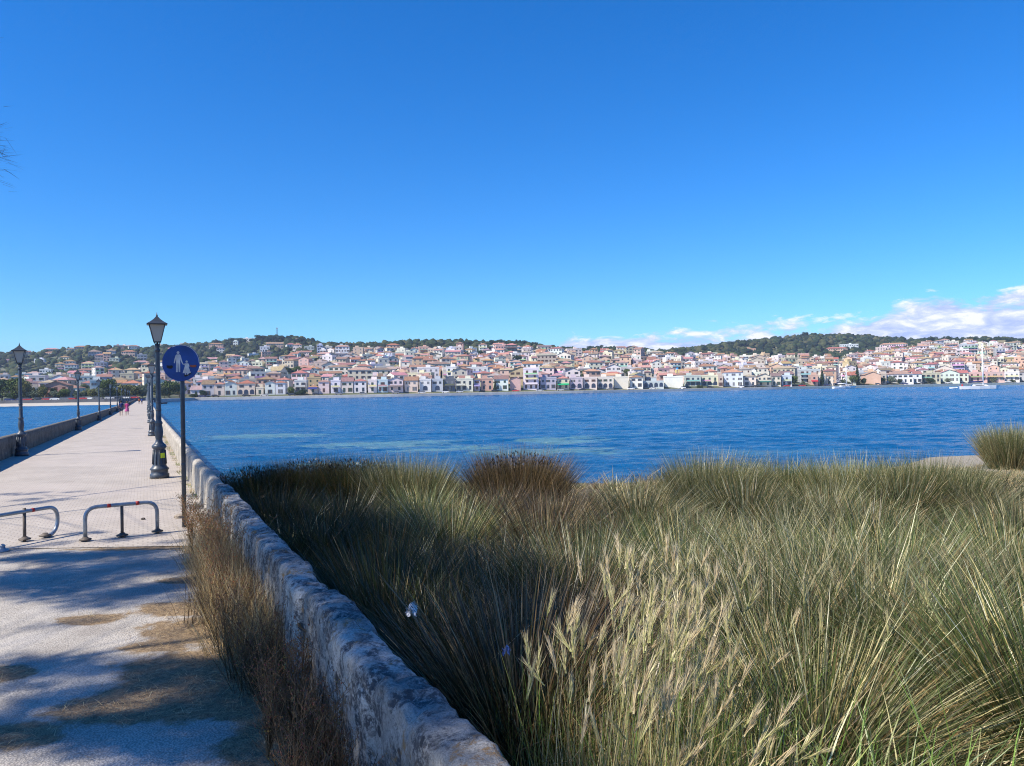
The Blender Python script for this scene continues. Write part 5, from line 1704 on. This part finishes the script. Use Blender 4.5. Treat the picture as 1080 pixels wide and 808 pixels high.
# large buildings further up
for a in [(1014, 1030, 376, 4, 'flat', 'light-grey', 'red', dict(balc=True)), (1044, 1052, 370, 3, 'flat', 'white', 'red', dict(balc=True)), (1050, 1059, 380, 4, 'flat', 'light-grey', 'red', dict(balc=True)), (1030, 1037, 371, 3, 'flat', 'cream', 'red', {}), (996, 1010, 369, 3, 'flat', 'cream', 'red', dict(balc=True)),
          (930, 956, 371, 3, 'hipped', 'white', 'orange', dict(balc=True)), (534, 546, 377, 4, 'hipped', 'dark-grey', 'orange', dict(balc=True)), (904, 930, 385, 2, 'hipped', 'pink', 'red', {}), (516, 532, 371, 2, 'hipped', 'white', 'pale-red', {}), (458, 468, 377, 3, 'flat', 'white', 'red', dict(balc=True)), (408, 422, 373, 3, 'hipped', 'peach', 'red', {}),
          (478, 488, 376, 3, 'flat', 'cream', 'red', {}), (376, 397, 373, 2, 'flat', 'pale-yellow', 'red', dict(balc=True)), (301, 313, 386, 3, 'hipped', 'pink', 'red', {}), (335, 341, 376, 4, 'flat', 'pale-blue', 'red', dict(balc=True)), (342, 351, 375, 3, 'flat', 'cream', 'red', dict(balc=True)), (872, 893, 373, 2, 'hipped', 'peach', 'red', {}),
          (887, 905, 369, 2, 'flat', 'pale-blue', 'red', {}), (60, 69, 393, 3, 'hipped', 'cream', 'red', dict(balc=True)), (70, 82, 394, 3, 'hipped', 'pale-pink', 'brown', dict(balc=True)), (88, 102, 393, 3, 'hipped', 'cream', 'pale-red', dict(balc=True)), (101, 113, 392, 3, 'flat', 'lilac-grey', 'red', dict(balc=True)), (30, 43, 400, 2, 'hipped', 'white', 'pale-red', {}),
          (146, 155, 381, 2, 'flat', 'lilac-grey', 'red', {}), (110, 117, 382, 3, 'gabled', 'peach', 'orange', {}), (117, 126, 384, 2, 'flat', 'cream', 'red', {}), (48, 62, 373, 2, 'hipped', 'beige', 'pale-red', {}), (80, 92, 371, 2, 'hipped', 'beige', 'red', {}), (114, 122, 376, 2, 'gabled', 'light-grey', 'brown', {}),
          (216, 230, 382, 1, 'gabled', 'pale-yellow', 'pale-red', {}), (240, 248, 381, 2, 'gabled', 'peach', 'pale-red', {}), (222, 236, 368, 2, 'hipped', 'peach', 'red', {}), (258, 267, 362, 2, 'flat', 'white', 'red', {}), (247, 252, 365, 2, 'flat', 'white', 'red', {}), (275, 285, 372, 2, 'flat', 'white', 'red', {}), (282, 299, 368, 2, 'gabled', 'peach', 'orange', {}), (322, 332, 372, 2, 'flat', 'light-grey', 'red', {}),
          (352, 358, 377, 2, 'gabled', 'white', 'pale-red', {}), (0, 8, 402, 2, 'gabled', 'light-grey', 'brown', {}), (12, 22, 405, 2, 'hipped', 'cream', 'red', {}), (787, 797, 371, 1, 'flat', 'salmon', 'red', {}), (975, 985, 368, 3, 'hipped', 'pale-pink', 'red', dict(balc=True))]:
    x0, x1, yb, st, rf, wc, rc, kw = a
    at_row(x0, x1, yb, st, rf, wc, rc, **kw)
# ordinary houses on the slope
def free(px, Y, w, d):
    x = pxu(px) * Y
    for b in BLD:
        bx = pxu(b['px']) * b['Y']
        if abs(bx - x) < (b['w'] + w) / 2 + .8 and abs(b['Y'] - Y) < (b['d'] + d) / 2 + 1.0: return False
    return True
row = 0
for dY in np.arange(34, 440, 15.0):
    row += 1
    px = -40.0
    while px < 1150:
        Yc = float(Y0(px)) + dY * (1.06 if px > 300 else 1.0) + rnd.uniform(-4, 4)
        w = rnd.choice((6.5, 7.5, 8, 9, 10, 11, 15)) * rnd.uniform(.9, 1.12); d = rnd.uniform(7.5, 10)
        adv = (w + rnd.uniform(.4, 2.5)) / Yc * 816
        px += adv
        t = (Yc - Y0(px)) / (YT(px) - Y0(px))
        if t > 1.0: continue
        # how built-up this part of the slope is
        dn = .97
        if px < 200: dn = .50 if t < .78 else .25
        if px < 60: dn *= .75
        if px < 190 and dY < 70: dn = .10
        if 200 < px < 340: dn = .92 if t < .6 else .5
        if 270 < px < 316 and .36 < t < .60: dn = .05
        if 560 < px < 640 and t > .9: dn = .95
        if abs(px - 885) < 5.5: continue
        if rnd.random() > dn: continue
        if float(fbm(pxu(px) * Yc, Yc, .022, 2)) > .22 and dY > 60 and rnd.random() < .8: continue
        if not free(px, Yc, w, d): continue
        st = wpick([(1, 22), (2, 58), (3, 18), (4, 2)]) if px > 200 else wpick([(1, 40), (2, 52), (3, 8)])
        rf = wpick([('hipped', 48), ('gabled', 27), ('flat', 25)])
        add_b(px, Yc, w, d, st, rf, wpick(WP), wpick([('red', 4), ('brown', 4), ('orange', 1.4), ('pale-red', 4)]), None if rnd.random() > .2 else rnd.gauss(math.pi / 2, .2), balc=rnd.random() < .38, gable_front=rnd.random() < .5)
# scattered villas on the green hill at the left and along the ridge
for _ in range(60):
    px = rnd.uniform(-20, 345); t = rnd.uniform(.04, .95)
    Y = float(YT(px)) + t * float(YR(px) - YT(px))
    if not free(px, Y, 18, 12): continue
    if rnd.random() < .25: continue
    add_b(px, Y, rnd.uniform(10, 18), 10, rnd.choice((1, 2, 2)), wpick([('hipped', 5), ('flat', 3), ('gabled', 3)]), wpick(WP), wpick([('red', 3), ('pale-red', 3), ('brown', 2)]), None, balc=False)
for px in list(np.arange(-5, 335, 17)) + list(np.arange(430, 560, 16)):
    if rnd.random() < .35: continue
    Y = float(YR(px)) - 30
    if free(px, Y, 12, 12) and px < 340: add_b(px + rnd.uniform(-5, 5), Y, rnd.uniform(9, 15), 10, rnd.choice((1, 2)), rnd.choice(('hipped', 'flat')), wpick(WP), wpick([('red', 2), ('pale-red', 3)]), None, balc=False)

# which show largest: a coarse front-to-back coverage count
buf = np.zeros((340, 2400), dtype=bool)
order = sorted(range(len(BLD)), key=lambda i: BLD[i]['Y'])
for i in order:
    b = BLD[i]
    hw = (abs(math.cos(b['rot'])) * b['w'] + abs(math.sin(b['rot'])) * b['d']) / 2 / b['Y'] * 816
    yt_ = proj_y(b['px'], b['Y'], b['z'] + b['st'] * 2.95 + 1.2); yb = proj_y(b['px'], b['Y'], b['z'])
    x0, x1 = int((b['px'] - hw) * 2), int((b['px'] + hw) * 2) + 1
    y0_, y1_ = int((yt_ - 330) * 3), int((yb - 330) * 3) + 1
    x0, x1, y0_, y1_ = max(0, x0), min(2160, x1), max(0, y0_), min(339, y1_)
    if x1 <= x0 or y1_ <= y0_: b['vis'] = 0; continue
    sub = buf[y0_:y1_, x0:x1]
    b['vis'] = int((~sub).sum())
    sub[:] = True
rank = sorted(range(len(BLD)), key=lambda i: -BLD[i]['vis'])
for r_, i in enumerate(rank): BLD[i]['rank'] = r_
N_IND = 300
# labels
def nearest_lm(px):
    return min(LM, key=lambda a: abs(a[0] - px))[1]
NUM = {1: 'one-storey', 2: 'two-storey', 3: 'three-storey', 4: 'four-storey'}
def tier(b):
    if b.get('front'): return 'on the waterfront at'
    t = (b['Y'] - float(Y0(b['px']))) / (float(YT(b['px'])) - float(Y0(b['px'])))
    if t > 1.02: return 'hillside over'
    return ('just behind', 'low above', 'midway above', 'high above', 'topmost above')[min(4, int(t * 5.0))]
ORD = ['first', 'second', 'third', 'fourth', 'fifth', 'sixth', 'seventh', 'eighth', 'ninth', 'tenth']
fam = {}
for i in rank[:N_IND]:
    b = BLD[i]
    wtxt = 'wide ' if b['w'] > 14 else 'narrow ' if b['w'] < 9 else ''
    rtxt = 'flat roof' if b['roof'] == 'flat' else f"{b['rc']} {b['roof']} roof"
    if b['wc'] + ' ' == '': pass
    lm = nearest_lm(b['px'])
    own = [n_ for p_, n_ in LM if abs(p_ - b['px']) < .01]
    base = f"{wtxt}{b['wc']} {NUM[b['st']]} house, {rtxt}, {tier(b) if not b.get('front') else 'waterfront near'} the {lm}"
    if b.get('front') and own: base = f"{wtxt}{NUM[b['st']]} {b['wc']} waterfront building, {rtxt}, the {lm}" if lm != 'green awning' else f"{NUM[b['st']]} {b['wc']} waterfront building with a long green awning"
    fam.setdefault(base, []).append(b)
for base, L in fam.items():
    L.sort(key=lambda b: b['px'])
    for k, b in enumerate(L):
        b['label'] = base if len(L) == 1 else f"{base}, {ORD[min(k, 9)]} from left"
rest = {}
for i in rank:
    b = BLD[i]
    if b['vis'] <= 0: continue
    kw = {k: v for k, v in b['kw'].items()}
    low = 7.0
    ps, top_ = pieces(b['w'], b['d'], b['st'], b['roof'], b['wc'], b['rc'], kw.get('balc', False), kw.get('arcade', False), kw.get('gable_front', False), kw.get('blank', False), kw.get('awn'), low)
    x, y, z = pxu(b['px']) * b['Y'], b['Y'], b['z']
    # face the water: turn towards the shore line's normal
    face = 0.0
    rz = b['rot'] - math.atan(pxu(b['px'])) * .6
    if b['rank'] < N_IND:
        t = empty('house', (x, y, z), rz)
        tag(t, b['label'], 'house', 'houses of the town across the bay')
        full = b['rank'] < 70
        merged = {}
        kids = []
        for nm, mt, m in ps:
            if full: 
                m.build(nm, mt, t)
            else:
                if nm == 'door': nm = 'window'
                if nm in merged:
                    g = merged[nm][1]
                    g.add(m.v, m.f, 0); g.c[-len(m.c):] = m.c
                else:
                    g = MB(); g.add(m.v, m.f, 0); g.c[-len(m.c):] = m.c
                    merged[nm] = (mt, g)
        if not full:
            w_, r_ = merged.pop('wall'), merged.pop('roof')
            # windows and balconies of the small far ones stay in the wall's mesh
            g = w_[1]; mats = [w_[0]]
            for nm, (mt, mm) in merged.items():
                if mt not in mats: mats.append(mt)
                g.add(mm.v, mm.f, mats.index(mt)); g.c[-len(mm.c):] = mm.c
            g.build('wall', mats, t); r_[1].build('roof', r_[0], t)
    else:
        M = Matrix.Translation((x, y, z)) @ Matrix.Rotation(rz, 4, 'Z')
        for nm, mt, m in ps:
            g = rest.setdefault(mt.name, (mt, MB()))[1]
            g.M = M; g.add(m.v, m.f, 0); g.c[-len(m.c):] = m.c
if rest:
    G_ = MB(); mats = []
    for k, (mt, mm) in rest.items():
        mats.append(mt); G_.add(mm.v, mm.f, len(mats) - 1); G_.c[-len(mm.c):] = mm.c
    o = G_.build('town_houses', mats)
    tag(o, 'the smallest far houses packed between the larger ones up the slope', 'houses', 'houses of the town across the bay', 'stuff')
print('houses', len(BLD), 'visible', sum(b['vis'] > 0 for b in BLD))

# towers
def tower(px, ybase, ytop, wpx, col, cap, label):
    Y = locate(px, ybase); X = pxu(px) * Y; z = float(far_zn(px, Y)); zt = CZ + (hor(px) - ytop) / 816 * Y; wd = wpx / 816 * Y / 2
    t = empty('bell_tower', (X, Y, z)); tag(t, label, 'bell tower')
    h = zt - z
    q = MB(); q.box(-wd, wd, -wd, wd, -2, h * .62, 0, col); q.box(-wd * 1.12, wd * 1.12, -wd * 1.12, wd * 1.12, h * .62 + .003, h * .65, 0, (.7, .66, .55))
    sh = q.build('shaft', m_wall, t)
    q = MB()
    for sx_ in (-1, 1):
        for sy_ in (-1, 1): q.box(sx_ * wd * .95 - .4, sx_ * wd * .95 + .4, sy_ * wd * .95 - .4, sy_ * wd * .95 + .4, h * .65 + .003, h * .84, 0, col)
    q.box(-wd * 1.1, wd * 1.1, -wd * 1.1, wd * 1.1, h * .84 + .003, h * .87, 0, (.7, .66, .55))
    q.build('belfry', m_wall, t)
    q = MB(); q.lathe([(wd * 1.05, h * .873), (wd * .95, h * .92), (wd * .6, h * .97), (0, h)], 12, 0, cap); q.build('dome', m_trim, t)
tower(714.5, 404, 387.5, 2.6, (.72, .62, .25), (.03, .25, .55), 'slender yellow bell tower with a bright blue dome behind the white warehouse')
tower(616, 391, 373, 2.4, (.66, .55, .38), (.55, .48, .36), 'slender pale ochre bell tower rising midway up the town')
# mast on the hill
X, Y = pxu(293) * float(YR(293)) , float(YR(293)) - 20
X = pxu(293) * Y; z = float(far_zn(293, Y)); zt = CZ + (hor(293) - 345.5) / 816 * Y
t = empty('radio_mast', (X, Y, z)); tag(t, 'thin dark radio mast on the highest green hilltop', 'mast')
q = MB()
for k in range(3):
    a = k * 2.094; q.tube([(math.cos(a) * .9, math.sin(a) * .9, -1), (math.cos(a) * .5, math.sin(a) * .5, zt - z)], .22, 4)
for k in range(14):
    zz = (zt - z) * k / 14
    for j in range(3):
        a = j * 2.094; b_ = a + 2.094; q.tube([(math.cos(a) * .8, math.sin(a) * .8, zz), (math.cos(b_) * .7, math.sin(b_) * .7, zz + (zt - z) / 14)], .10, 3)
q.build('lattice', m_frame, t)
q = MB(); q.tube([(.9, 0, (zt - z) * .93), (.9, 0, (zt - z))], .5, 6); q.tube([(-.9, 0, (zt - z) * .9), (-.9, 0, (zt - z) * .97)], .5, 6); q.build('antenna', m_white, t)

# the street that climbs through the town
q = MB(); prev = None
m_road = simple('street_asphalt', (.22, .22, .24), .9, 0, .15, .3)
for Yr_ in np.arange(float(Y0(885)) + 14, float(Y0(885)) + 300, 10):
    w_ = 6.0
    X = pxu(885.0) * Yr_
    zz = max(float(far_zn(885, Yr_)), float(far_zn(882, Yr_)), float(far_zn(888, Yr_))) + .35
    cur = [(X - w_, Yr_, zz - 1.5), (X - w_, Yr_, zz), (X + w_, Yr_, zz), (X + w_, Yr_, zz - 1.5)]
    if prev: q.add(prev + cur, [(0, 4, 5, 1), (1, 5, 6, 2), (2, 6, 7, 3)])
    prev = cur
tag(q.build('road', m_road), kind='structure')

# ------------------------------------------------------------------ cars
def car_parts(col, van=False):
    b = MB(); L, W = 4.3, 1.75
    pr = [(-L / 2, .35), (-L / 2, .85), (-L / 2 + .2, .95), (L / 2 - 1.2, 1.0), (L / 2 - .1, .80), (L / 2, .55), (L / 2, .35)]
    vs = [(x, -W / 2, z) for x, z in pr] + [(x, W / 2, z) for x, z in pr]; n = len(pr)
    b.add(vs, [tuple(range(n)), tuple(range(2 * n - 1, n - 1, -1))] + [((k + 1) % n, k, n + k, n + (k + 1) % n) for k in range(n)], 0, col)
    h = 1.95 if van else 1.48
    vs = [(-L / 2 + .1, -.82, .96), (L / 2 - 1.15, -.82, .98), (L / 2 - 1.15, .82, .98), (-L / 2 + .1, .82, .96), (-L / 2 + .35, -.66, h), (L / 2 - 2.0, -.66, h), (L / 2 - 2.0, .66, h), (-L / 2 + .35, .66, h)]
    b.add(vs, [(4, 5, 6, 7)], 0, col)
    g = MB(); g.add(vs, [(0, 1, 5, 4), (1, 2, 6, 5), (2, 3, 7, 6), (3, 0, 4, 7)], 0, (.03, .035, .045))
    ws_ = []
    for x in (-1.35, 1.35):
        for y in (-.88, .68):
            m = MB(); m.tube([(x, y, .32), (x, y + .2, .32)], .32, 10, 0, (.02, .02, .02)); ws_.append(m)
    return b, g, ws_
CC = {'white': (.75, .75, .74), 'silver': (.45, .46, .48), 'red': (.40, .03, .03), 'dark blue': (.02, .03, .12), 'black': (.015, .015, .018), 'grey': (.16, .16, .17)}
m_car = colmat('car_paint', .3, .5, .03, 1)
protos = {}
for cn, cv in CC.items():
    b, g, ws_ = car_parts(cv); protos[cn] = (b.mesh('body', m_car), g.mesh('glasshouse', m_win), [m.mesh('wheel', m_car) for m in ws_])
cfam = {}
CARS = []
def car(px, Y, cn, rz, z=None):
    CARS.append((px, Y, cn, rz, z))
cl_ = list(CC)
for k in range(15):
    px = 12 + k * 9.3 + rnd.uniform(-2, 2)
    car(px, float(Y0(px)) + 5, rnd.choice(cl_), rnd.uniform(-.08, .08), 2.2 if False else None)
for k in range(34):
    px = 208 + k * 25.7 + rnd.uniform(-8, 8)
    if abs(px - 885) < 6: continue
    car(px, float(Y0(px)) + rnd.choice((6.5, 9.5)), rnd.choice(cl_), rnd.choice((0, math.pi)) + rnd.uniform(-.05, .05))
for k in range(9):
    Yc = float(Y0(885)) + 30 + k * 24; car(885 + (-2.6 if k % 2 else 2.6), Yc, rnd.choice(cl_), math.pi / 2, max(float(far_zn(885, Yc + 3)), float(far_zn(885, Yc - 3)), float(far_zn(882, Yc)), float(far_zn(888, Yc))) + .8)
CARS.sort(key=lambda a: a[0])
for (px, Y, cn, rz, z) in CARS:
    lm = nearest_lm(px)
    base = f"{cn} car parked on the quay by the {lm}" if abs(rz - math.pi / 2) > .3 else f"{cn} car on the climbing street"
    cfam.setdefault(base, []).append((px, Y, cn, rz, z))
for base, L in cfam.items():
    for k, (px, Y, cn, rz, z) in enumerate(L):
        X = pxu(px) * Y
        t = empty('parked_car', (X, Y, (1.56 if px > 170 else float(far_zn(px, Y)) + .05) if z is None else z), rz)
        tag(t, base if len(L) == 1 else f"{base}, {ORD[k]} from left", 'car', 'cars parked across the bay')
        bm_, gm_, wm2 = protos[cn]
        link('body', bm_, t); link('glasshouse', gm_, t)
        for m in wm2: link('wheel', m, t)

# ------------------------------------------------------------------ far trees
m_leaf = colmat('far_foliage', .9, .1, .25, .35)
def crown_mesh(seed, kind):
    r2 = np.random.default_rng(seed)
    def lobes():
        if kind == 'round': return [((r2.uniform(-.28, .28), r2.uniform(-.28, .28), r2.uniform(.42, .8)), r2.uniform(.20, .34)) for _ in range(9)]
        if kind == 'umbrella': return [((r2.uniform(-.36, .36), r2.uniform(-.36, .36), r2.uniform(.50, .84)), r2.uniform(.17, .27)) for _ in range(12)]
        if kind == 'cone': return [((r2.uniform(-.06, .06) * (1 - t), r2.uniform(-.06, .06), .15 + .8 * t), .24 * (1 - t) + .03) for t in np.linspace(0, 1, 11)]
        if kind == 'cypress': return [((0, 0, .1 + .8 * t), .12 * math.sin(math.pi * (.15 + .8 * t)) + .02) for t in np.linspace(0, 1, 10)]
        return [((r2.uniform(-.4, .4), r2.uniform(-.35, .35), r2.uniform(.15, .55)), r2.uniform(.2, .32)) for _ in range(8)]
    V, Fs, C = [], [], []
    n0 = 0
    L = lobes()
    tone = r2.uniform(.85, 1.15, (len(L)))
    for (c, r), tn in zip(L, tone):
        n = int(260 * (r / .25) ** 1.3) + 30
        g = r2.normal(0, 1, (n, 3)); g /= np.linalg.norm(g, axis=1)[:, None]
        p = np.array(c) + g * r * (r2.random((n, 1)) ** .25) * np.array([[1, 1, .8]])
        s = r2.uniform(.022, .045, n)
        a = r2.normal(0, 1, (n, 3)); a /= np.linalg.norm(a, axis=1)[:, None]
        b = np.cross(a, r2.normal(0, 1, (n, 3))); b /= np.linalg.norm(b, axis=1)[:, None]
        q = np.stack([p - a * s[:, None], p + b * s[:, None] * .7, p + a * s[:, None], p - b * s[:, None] * .7], 1)
        V.append(q.reshape(-1, 3)); Fs.append(np.arange(n * 4).reshape(-1, 4) + n0); n0 += n * 4
        colr = np.array(BASE)[None, :] * tn * r2.uniform(.75, 1.3, (n, 1))
        C.append(np.repeat(colr, 4, 0))
    return npmesh('crown', np.concatenate(V), np.concatenate(Fs), m_leaf, np.concatenate(C))
KD = {'round': ('round', (.10, .135, .045), 'round green tree'), 'yellow': ('round', (.16, .165, .065), 'yellowish green tree'), 'dark': ('round', (.045, .075, .036), 'dark green tree'), 'olive': ('round', (.15, .18, .12), 'grey green olive tree'), 'umbrella': ('umbrella', (.035, .060, .028), 'flat topped pine'),
      'cone': ('cone', (.038, .062, .035), 'tall conical pine'), 'cypress': ('cypress', (.028, .048, .025), 'slim dark cypress'), 'bush': ('bush', (.06, .085, .035), 'low green bush')}
CR = {}
for i, (k, (shape, colr, txt)) in enumerate(KD.items()):
    BASE = colr
    CR[k] = [crown_mesh(100 + i * 10 + j, shape) for j in range(3)]
q = MB(); q.tube([(0, 0, -.1), (.01, 0, .3), (0, .01, .62)], [.03, .022, .010], 6); q.tube([(.01, 0, .28), (.14, .05, .55)], [.014, .006], 4); q.tube([(.01, 0, .32), (-.13, -.04, .6)], [.013, .006], 4)
trunk_me = q.mesh('trunk', m_bark)
TREES = []
def ftree(px, Y, h, kind, z=None, wf=1.0):
    TREES.append((px, Y, h, kind, z, wf))
def ptree(px, yb, yt, kind, wpx=None):
    Y = locate(px, yb); h = (yb - yt) / 816 * Y
    ftree(px, Y, h, kind, None, (wpx / 816 * Y / h / .85) if wpx else 1.0)
for a in [(2, 424, 399, 'dark', 22), (15, 424, 398, 'round', 24), (27, 424, 402, 'yellow', 16), (46, 422, 404, 'yellow', 11), (55, 421, 407, 'dark', 7), (38, 424, 413, 'olive', 14), (69, 423, 410, 'round', 11), (58, 424, 414, 'olive', 10), (83, 423, 413, 'olive', 10), (97, 423, 411, 'yellow', 10),
          (113, 423, 400, 'round', 15), (108, 424, 409, 'olive', 12), (120, 424, 412, 'dark', 9), (134, 423, 405, 'yellow', 20), (150, 423, 408, 'olive', 9), (142, 424, 411, 'dark', 8), (166, 422, 404, 'yellow', 16), (178, 422, 403, 'round', 18), (189, 422, 406, 'yellow', 12), (173, 423, 412, 'dark', 10),
          (307, 418.5, 409, 'round', 9), (319, 418, 411, 'dark', 9), (316, 418, 412, 'bush', 8), (522, 414, 400, 'cone', 6), (838, 409, 397, 'round', 8), (848, 409, 403, 'olive', 5), (867, 409, 388, 'cone', 7), (874, 409, 400, 'cypress', 3), (893, 408, 399, 'bush', 8), (904, 408, 386, 'cone', 10), (899, 408, 397, 'round', 8), (912, 408, 399, 'dark', 6),
          (930, 408, 400, 'dark', 6), (939, 407.5, 398, 'olive', 8), (949, 407.5, 401, 'dark', 5), (958, 407.5, 402, 'round', 6), (981, 407, 400, 'dark', 8), (999, 407, 401, 'olive', 5), (1049, 406.5, 400, 'olive', 7), (1068, 406, 401, 'bush', 5), (738, 411, 405, 'bush', 5), (718, 411, 405, 'bush', 3),
          (205, 420, 413, 'bush', 8), (214, 420, 412, 'dark', 7), (247, 402, 390, 'dark', 8), (262, 402, 387, 'cone', 7), (278, 399, 388, 'dark', 14), (290, 399, 386, 'dark', 16), (302, 398, 387, 'dark', 16), (312, 396, 386, 'round', 10), (278, 408, 397, 'round', 10), (285, 408, 399, 'dark', 9),
          (745, 396, 382, 'cypress', 4), (337, 386, 377, 'dark', 9), (349, 382, 375, 'dark', 8), (412, 380, 373, 'dark', 10), (420, 380, 373, 'round', 9), (490, 379, 371, 'dark', 9), (498, 379, 372, 'round', 9), (508, 377, 369, 'dark', 5), (720, 384, 376, 'dark', 5), (728, 384, 375, 'cypress', 3),
          (640, 393, 386, 'dark', 7), (668, 397, 391, 'dark', 9), (684, 396, 390, 'dark', 5), (820, 392, 386, 'dark', 7), (848, 388, 383, 'round', 10), (1018, 378, 370, 'dark', 7), (1003, 394, 388, 'round', 12), (990, 393, 388, 'dark', 6),
          (625, 371, 362.5, 'umbrella', 9), (633, 371, 362, 'umbrella', 9), (648, 370, 362.5, 'umbrella', 10), (656, 369, 362, 'umbrella', 8), (851, 357, 350.0, 'umbrella', 6), (915, 356, 349.5, 'umbrella', 7)]:
    ptree(*a[:4], a[4])
# pines along the skyline
for x in np.arange(496, 576, 5.2): ptree(x + rnd.uniform(-1.5, 1.5), 367 + max(0, (x - 555) * .25), 358.5 + max(0, (x - 550) * .30) + rnd.uniform(-1.5, 1.5) + (2 if x < 520 else 0), rnd.choice(('umbrella', 'dark', 'umbrella')), rnd.uniform(6, 10))
for x in np.arange(245, 325, 7.5): ptree(x + rnd.uniform(-2, 2), 363 - (2 if 270 < x < 310 else 0), 355.5 - (1.5 if 270 < x < 310 else 0) + rnd.uniform(-1, 1.5), rnd.choice(('umbrella', 'dark')), rnd.uniform(6, 10))
for x in np.arange(985, 1085, 8.5): ptree(x + rnd.uniform(-2, 2), 364, 355 + rnd.uniform(-1, 2.5), rnd.choice(('umbrella', 'dark')), rnd.uniform(6, 10))
for _ in range(75):
    px = rnd.uniform(205, 1080); t = rnd.uniform(.12, .97); Y = float(Y0(px)) + t * float(YT(px) - Y0(px))
    if abs(px - 885) < 7: continue
    if not free(px, Y, 4.0, 4.0): continue
    ftree(px, Y, rnd.uniform(5, 9), rnd.choice(('round', 'dark', 'dark', 'yellow', 'cypress', 'olive')))
tf = {}
TREES.sort(key=lambda a: a[0])
for a in TREES:
    px, Y, h, kind, z, wf = a
    t = (Y - float(Y0(px))) / float(YT(px) - Y0(px))
    tr = 'on the waterfront by' if t < .07 else 'on the skyline above' if t > .97 else ('low above', 'midway above', 'high above')[min(2, int(t * 3))]
    nm = KD[kind][2]
    tf.setdefault(f"{'tall ' if h > 11 and not nm.startswith('tall') else 'small ' if h < 6 else ''}{nm} {tr} the {nearest_lm(px)}", []).append(a)
ORD += ['eleventh', 'twelfth', 'thirteenth', 'fourteenth', 'fifteenth', 'sixteenth', 'seventeenth', 'eighteenth']
for base, L in tf.items():
    for k, (px, Y, h, kind, z, wf) in enumerate(L):
        X = pxu(px) * Y
        zz = float(far_zn(px, Y)) if z is None else z
        if Y - Y0(px) < 17: zz = 1.5
        t = empty({'cypress': 'cypress', 'cone': 'pine_tree', 'umbrella': 'pine_tree', 'olive': 'olive_tree', 'bush': 'bush'}.get(kind, 'broadleaf_tree'), (X, Y, zz), rnd.uniform(0, 6.28))
        t.scale = (h * wf, h * wf, h)
        tag(t, base if len(L) == 1 else f"{base}, {ORD[min(k, 17)]} from left", 'tree', 'trees across the bay')
        link('crown', rnd.choice(CR[kind]), t)
        if kind != 'bush': link('trunk', trunk_me, t)

# far woods: one mass of crowns over the hills
base_v, base_f = None, None
bm = bmesh.new(); bmesh.ops.create_icosphere(bm, subdivisions=2, radius=1.0)
bv = np.array([v.co[:] for v in bm.verts]); bf = np.array([[v.index for v in f.verts] for f in bm.faces]); bm.free()
Vs, Fs, Cs = [], [], []; n0 = 0
def blob(x, y, z, r, h, colr):
    global n0
    k = 1 + rg.normal(0, .16, (len(bv), 1))
    v = bv * k * np.array([[r, r, h]]) + np.array([[x, y, z + h * .6]])
    Vs.append(v); Fs.append(bf + n0); n0 += len(bv); Cs.append(np.tile(colr, (len(bv), 1)) * rg.uniform(.75, 1.3, (len(bv), 1)))
hx = [(pxu(b['px']) * b['Y'], b['Y'], b['w'] / 2 + 1.5, b['px']) for b in BLD]
HX = np.array([[a[0], a[1], a[2]] for a in hx])
GRN = np.array([[.034, .056, .026], [.052, .076, .032], [.092, .105, .045], [.026, .044, .026], [.12, .12, .06]])
cnt = 0
for _ in range(26000):
    px = rg.uniform(-260, 1300)
    y0, yt, yr = float(Y0(px)), float(YT(px)), float(YR(px))
    t_ = rg.random()
    if rg.random() < .72:
        Y = yt + (yr + 60 - yt) * rg.random()
        prob = 1.0
        if px < 345: prob = .80
    else:
        Y = y0 + 30 + (yt - y0 - 30) * rg.random()
        prob = .17 if px > 200 else .62
        if 270 < px < 316 and .34 < (Y - y0) / (yt - y0) < .62: prob = .9
    if rg.random() > prob: continue
    x = pxu(px) * Y
    if abs(px - 885) < 7 and Y < y0 + 300: continue
    dd = np.abs(HX[:, 0] - x); dy = Y - HX[:, 1]
    if np.any((dd < HX[:, 2] + 1) & (dy < 6) & (dy > (-9 if Y < yt else -16))): continue
    r = rg.choice((1.4, 2.2, 3.0, 4.6)) * rg.uniform(.8, 1.2) if Y > yt else rg.uniform(1.3, 2.8)
    z = float(far_zn(px, Y)) - .6
    blob(x, Y, z, r, r * rg.uniform(.75, 1.1), GRN[rg.integers(0, 5 if rg.random() < .5 else 4)] * .60 * (1.0 + .9 * float(fbm(x, Y, .012, 2))))
    cnt += 1
print('wood blobs', cnt)
o = link('woods', npmesh('woods', np.concatenate(Vs), np.concatenate(Fs), m_leaf, np.concatenate(Cs), k=3))
tag(o, 'dark green scrub and woodland covering the hills above the town', 'woods', None, 'stuff')
litter(434, 643, 5.1, .045, m_paper, 'crumpled white paper caught in the dark rushes behind the wall')
litter(534, 686, 4.6, .03, m_bluep, 'small bluish scrap of plastic low in the dark dead grass')
if HAZE > 0:
    m = bpy.data.materials.new('sea_air'); m.use_nodes = True
    nt = m.node_tree; nt.nodes.clear()
    out = nt.nodes.new('ShaderNodeOutputMaterial'); pv = nt.nodes.new('ShaderNodeVolumePrincipled')
    pv.inputs['Color'].default_value = (.62, .76, 1, 1); pv.inputs['Density'].default_value = HAZE; pv.inputs['Anisotropy'].default_value = .1
    nt.links.new(pv.outputs[0], out.inputs['Volume'])
    q = MB(); q.box(-3200, 3200, -300, 3900, -90, 130)
    tag(q.build('haze', m), 'thin bluish sea air over the bay', 'haze', None, 'stuff')
